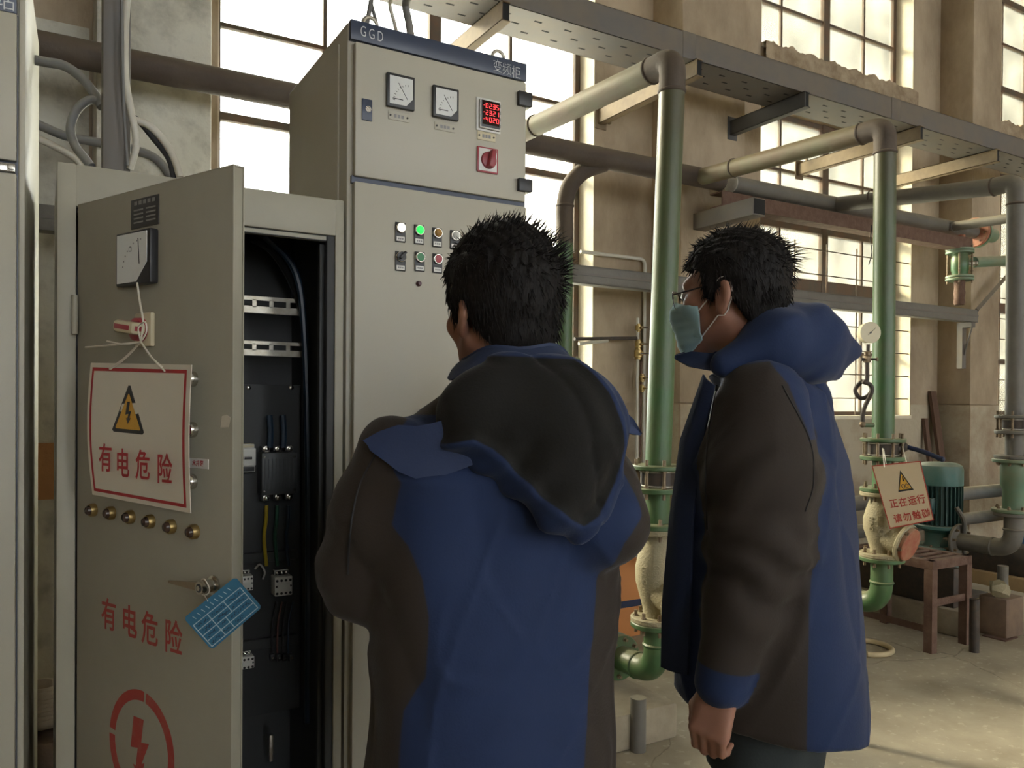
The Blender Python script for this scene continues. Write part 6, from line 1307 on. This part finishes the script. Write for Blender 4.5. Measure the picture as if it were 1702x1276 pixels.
# the hood's loose blue corners at the shoulders
mb = MB()
strip(mb, [atD(*q) for q in ((604, 731, 1.275), (632, 716, 1.268), (662, 706, 1.262), (692, 708, 1.256), (720, 703, 1.252), (744, 696, 1.250), (768, 728, 1.248))], [atD(*q) for q in ((616, 748, 1.276), (638, 764, 1.268), (664, 784, 1.262), (694, 796, 1.256), (724, 794, 1.252), (756, 784, 1.250), (786, 772, 1.248))], flap_b, .003)
mb.build('hood_flap', M1)
mb = MB(); strip(mb, [atD(*q) for q in ((1012, 671, 1.29), (1034, 680, 1.285), (1052, 697, 1.285), (1067, 720, 1.29))], [atD(*q) for q in ((1018, 700, 1.285), (1034, 716, 1.275), (1050, 722, 1.28), (1064, 723, 1.29))], flap_b, .003); mb.build('hood_flap', M1)

# ---------------------------------------------------------------- man with spectacles and a mask
PH2 = math.radians(121); A2 = PH2 - math.pi / 2; o2 = atD(1283, 1000, 1.68)
M2 = thing('person', 'man in spectacles and pale blue mask standing in profile, blue and brown jacket', 'person', (o2.x, o2.y, 0), None, A2); I2 = WL[M2].inverted()
def l2(u, v, d): return np.array(I2 @ atD(u, v, d))
hc2 = l2(1215, 488, 1.635); H2 = Head(hc2, math.radians(-9), math.radians(-3), 0.985)
ls, le, lw = l2(1268, 672, 1.535), l2(1262, 900, 1.50), l2(1197, 1142, 1.49)
c0 = l2(1280, 900, 1.68); rs = np.array((c0[0] * 2 - ls[0], ls[1], ls[2])); re = np.array((c0[0] * 2 - le[0], le[1], le[2])); rw = np.array((c0[0] * 2 - lw[0], lw[1] + .02, lw[2]))
B = Fld(); H2.face(B); nk = H2.w((0, -.05, -.19)); cs = l2(1262, 690, 1.66)
B.stack([(.78, c0[0], c0[1], .14, .10), (1.0, c0[0], c0[1], .135, .095), (1.25, c0[0], cs[1], .155, .105), (1.36, c0[0], cs[1], .13, .085), (1.43, nk[0], nk[1], .07, .065)], .03)
for a, b, c in ((ls, le, lw), (rs, re, rw)): B.cone(a, b, .052, .042, .03); B.cone(b, c, .042, .030, .015)
for q in (-1, 1): B.cone((c0[0] + q * .085, c0[1], .82), (c0[0] + q * .10, c0[1], .48), .07, .052, .03); B.cone((c0[0] + q * .10, c0[1], .48), (c0[0] + q * .105, c0[1] - .01, .09), .05, .034, .02)
dn_ = l2(1180, 1209, 1.485) - lw
hand(B, lw, dn_, V((.15, 1, 0)), V((1, -.25, 0)), (38, 98, 140), 1.02); hand(B, rw, V((0, .15, -1)), V((-.15, 1, 0)), V((-1, -.25, 0)), (38, 98, 140), 1.02)
D, lo = B.grid(.0046); skin('body', *nets(D, lo, .0046), skin_m, M2)
H2.eyes(M2)
H2.hair(M2, .014, ((-.13, -.098), (-.078, -.095), (-.045, -.045), (-.028, -.012), (-.010, .004), (.012, -.020), (.026, -.015), (.045, .040), (.075, .058), (.12, .055)), 9, 1900, ((0, -.108, .055), (.1, -.95, .15), .022, .040), -.006)
# jacket: torso opens in front, hangs loose behind
def yx(u, d): return l2(u, 900, d)[1]
TJ = Fld(); TJ.stack([(.66, c0[0], l2(1284, 1190, 1.68)[1], .222, .192), (.86, c0[0], l2(1280, 1100, 1.68)[1], .220, .188), (1.0, c0[0], l2(1273, 1000, 1.68)[1], .218, .182), (1.16, c0[0], l2(1268, 870, 1.67)[1], .220, .172), (1.28, c0[0], l2(1270, 770, 1.66)[1], .218, .155), (1.36, c0[0], l2(1272, 700, 1.66)[1], .185, .128), (1.42, c0[0], nk[1] + .0, .12, .105), (1.46, nk[0], nk[1] + .01, .085, .088)], .03)
SJ = Fld()
for a, b, c, r in ((ls, le, lw, 1.0), (rs, re, rw, 1.0)):
    mid = (a + b) / 2; SJ.cone(a, mid, .088, .098, .03); SJ.cone(mid, b, .098, .085, .03); SJ.cone(b, b + (c - b) * .5, .085, .066, .03); SJ.cone(b + (c - b) * .5, b + (c - b) * .97, .066, .050, .02)
def folds2(P):
    f = .005 * noise(P * np.array((1, 1, .5)), 2.1, 3) + .002 * noise(P * np.array((1, 1, .3)), 5, 7) - .006 * crease(P * np.array((.6, 1, .4)), 2.0, 4) + .006 * crease(P * np.array((.8, .8, .6)), 1.5, 9) - .0035 * crease(P * np.array((.7, 1, .6)), 4.2, 2)
    gt = np.clip(1 - SJ.eval(P) / .03, 0.05, 1); w = np.exp(-((P[..., 2] - le[2] + .03) / .10) ** 2) * gt; f = f + .005 * w * np.sin(P[..., 2] * 85 - P[..., 1] * 30 + 2.5 * noise(P, 3, 5))
    w = np.exp(-((P[..., 2] - 1.27) / .09) ** 2) * gt; return f + .004 * w * np.sin(P[..., 1] * 70 + P[..., 2] * 55 + 2 * noise(P, 3, 1))
def jf2(P):
    hem = .775 + .16 * (P[..., 1] - c0[1]) + .006 * np.sin(P[..., 0] * 30)
    return np.minimum(Fld.mix(Fld.mix(TJ.eval(P), SJ.eval(P), .022, 'u') + folds2(P), -(hem - P[..., 2]), .014, 'd'), SJ.eval(P) + .004 * noise(P, 4, 3) + .002)
G = Fld(); G.add(jf2, (c0[0] - .42, c0[1] - .30, .65), (c0[0] + .42, c0[1] + .32, 1.48), .001); D, lo = G.grid(.0065); Vv, Q = nets(D, lo, .0065)
def yz(u, v, d): p = l2(u, v, d); return p[1], p[2]
brown2 = [yz(u, v, 1.50) for u, v in ((1345, 1340), (1352, 1000), (1362, 830), (1352, 720), (1318, 640), (1280, 600), (1200, 610), (1192, 640), (1150, 640), (1160, 760), (1172, 900), (1172, 1340))]
pt = -poly_sd(Vv[:, 1], Vv[:, 2], brown2)
ds, dt = SJ.eval(Vv), TJ.eval(Vv); isl = ds < dt
cut = lw[2] + .045; psl = np.where(Vv[:, 2] < cut + .15 * (Vv[:, 1] - lw[1]), .05, -.05)
pan = np.where(isl & (Vv[:, 2] < 1.33), np.clip((cut + .15 * (Vv[:, 1] - lw[1])) - Vv[:, 2], -.05, .05), pt)
skin('jacket', Vv, Q, jk, M2, {'panel': pan}, 'blue jacket with brown sleeves and side panels', 1)
legs(M2, c0, None, .80)
# collar: front points standing open
mb = MB(); 
strip(mb, [atD(*q) for q in ((1122, 590, 1.60), (1150, 584, 1.58), (1185, 588, 1.56), (1225, 580, 1.555), (1262, 552, 1.57), (1290, 548, 1.62))], [atD(*q) for q in ((1128, 598, 1.60), (1158, 612, 1.575), (1190, 618, 1.55), (1228, 612, 1.54), (1268, 600, 1.56), (1300, 590, 1.61))], cl_b, .004)
strip(mb, [atD(*q) for q in ((1122, 590, 1.60), (1135, 585, 1.66), (1165, 572, 1.72), (1210, 560, 1.76))], [atD(*q) for q in ((1128, 598, 1.60), (1145, 610, 1.67), (1175, 615, 1.74), (1215, 610, 1.78))], cl_b, .004); mb.build('collar', M2)
# hood folded behind the neck
HF = Fld(); HF.cone(l2(1205, 603, 1.545), l2(1290, 566, 1.55), .030, .052, .03); HF.cone(l2(1290, 570, 1.57), l2(1345, 562, 1.62), .062, .066, .04); HF.cone(l2(1345, 566, 1.62), l2(1420, 586, 1.68), .060, .014, .04); HF.cone(l2(1335, 592, 1.60), l2(1388, 622, 1.68), .050, .012, .05)
HF.cone(l2(1290, 570, 1.66), l2(1330, 565, 1.76), .060, .055, .04); HF.cone(l2(1330, 565, 1.76), l2(1250, 590, 1.84), .05, .035, .04); HF.cone(l2(1360, 575, 1.70), l2(1330, 570, 1.78), .05, .05, .05)
a_ = l2(1300, 580, 1.66)
def hf2(P): return HF.eval(P) + .003 * noise(P, 3, 2) - .004 * crease(P, 1.9, 5) + .002 * np.sin(P[..., 2] * 70 + P[..., 1] * 60 + 3 * noise(P, 3, 8))
G = Fld(); G.add(hf2, a_ - np.array((.26, .28, .14)), a_ + np.array((.26, .20, .13)), .001); D, lo = G.grid(.006); Vv, Q = nets(D, lo, .006); skin('hood', Vv, Q, hd, M2, {'panel': np.full(len(Vv), .05)}, 'plain blue hood')
# front edge of the open jacket and the zip
mb = MB(); strip(mb, [atD(*q) for q in ((1168, 622, 1.575), (1130, 730, 1.60), (1112, 860, 1.62), (1100, 1000, 1.62), (1098, 1108, 1.62))], [atD(*q) for q in ((1186, 640, 1.545), (1166, 740, 1.55), (1150, 870, 1.545), (1146, 1010, 1.55), (1142, 1122, 1.56))], cl_b, .005); mb.build('front_edge', M2)
# spectacles
def hw(p): return WL[M2] @ V(H2.w(p))
mb = MB(); lens = MB(); fm = mat('dark spectacle frame', (0.03, 0.02, 0.022), .3, .4); n = 28
for q in (-1, 1):
    pts = []
    for i in range(n): t = 2 * math.pi * i / n; c, s_ = math.cos(t), math.sin(t); pts.append(hw((q * .034 + .026 * math.copysign(abs(c) ** .6, c), .112 - .010 * abs(q * .034 + .026 * c) / .06 + .002 * s_, -.006 + .019 * math.copysign(abs(s_) ** .7, s_))))
    mb.tube(pts, .0008, fm, 6, closed=True); up = [p for i, p in enumerate(pts) if i <= n // 2]; mb.tube(up, .0016, fm, 6)
    ctr = sum(pts, V((0, 0, 0))) / n; lens.add(pts + [ctr], [(i, (i + 1) % n, n) for i in range(n)], lens_m)
    mb.tube(spline([hw((q * .060, .102, .004)), hw((q * .073, .06, .006)), hw((q * .081, .0, .010)), hw((q * .083, -.025, .0)), hw((q * .081, -.034, -.015))], 6), .0016, fm, 6)
mb.tube(spline([hw((-.009, .113, .0)), hw((0, .115, .004)), hw((.009, .113, .0))], 5), .0012, fm, 6)
SPC = mb.build('spectacles', M2); lens.build('lens', SPC)
# mask, shaped on the face beneath it
FF = Fld(); H2.E(FF, (0, .028, -.035), (.060, .066, .078), .03); H2.E(FF, (0, .066, -.098), (.024, .020, .018), .02)
for q in (-1, 1): H2.C(FF, (q * .056, -.004, -.052), (q * .018, .068, -.1), .018, .016, .024); H2.E(FF, (q * .042, .060, -.018), (.024, .024, .020), .024)
H2.C(FF, (0, .086, .0), (0, .106, -.034), .010, .010, .04); H2.C(FF, (0, .106, -.036), (0, .090, -.09), .010, .016, .05)
def mfn(P):
    q = H2.l(P); d = FF.eval(P) - .004 + .0007 * np.sin(q[..., 2] * 330) * (np.abs(q[..., 0]) < .06); top = q[..., 2] - np.interp(q[..., 1], (.03, .08, .115), (-.030, -.020, -.006)); bot = np.interp(q[..., 1], (.03, .09), (-.088, -.128)) - q[..., 2]
    return np.maximum.reduce([np.abs(d - .002) - .0022, top, bot, .042 - q[..., 1]])
G = Fld(); G.add(mfn, H2.c - .15, H2.c + .15, .001); D, lo = G.grid(.0028, 0); MK = skin('face_mask', *nets(D, lo, .0028), mask_m, M2)
FB = Fld(); H2.face(FB)
def lift(pts, gap=.0022):
    Wm = WL[M2]; P = np.array([Wm.inverted() @ p for p in pts])
    for _ in range(8):
        d = FB.eval(P); g = np.stack([FB.eval(P + np.eye(3)[i] * .001) - d for i in range(3)], -1) / .001; P = P + g / np.maximum(np.linalg.norm(g, axis=1), .2)[:, None] * np.maximum(gap - d, 0)[:, None]
    return [Wm @ V(p) for p in P]
mb = MB()
for q in (-1, 1):
    mb.tube(lift(spline([hw((q * .060, .044, -.034)), hw((q * .075, .005, -.004)), hw((q * .083, -.016, .016)), hw((q * .086, -.030, .005)), hw((q * .082, -.030, -.022)), hw((q * .074, -.005, -.050)), hw((q * .050, .044, -.088))], 6)), .0014, loop_m, 6)
mb.build('ear_loop', MK)

J2 = [o for o in M2.children if o.name.startswith('jacket')][0]
seam(M2, J2, [(1192, 640), (1178, 720), (1173, 800), (1176, 880)], 1.5, .0016)
seam(M2, J2, [(1300, 640), (1345, 730), (1352, 800), (1338, 850)], 1.5, .0016)
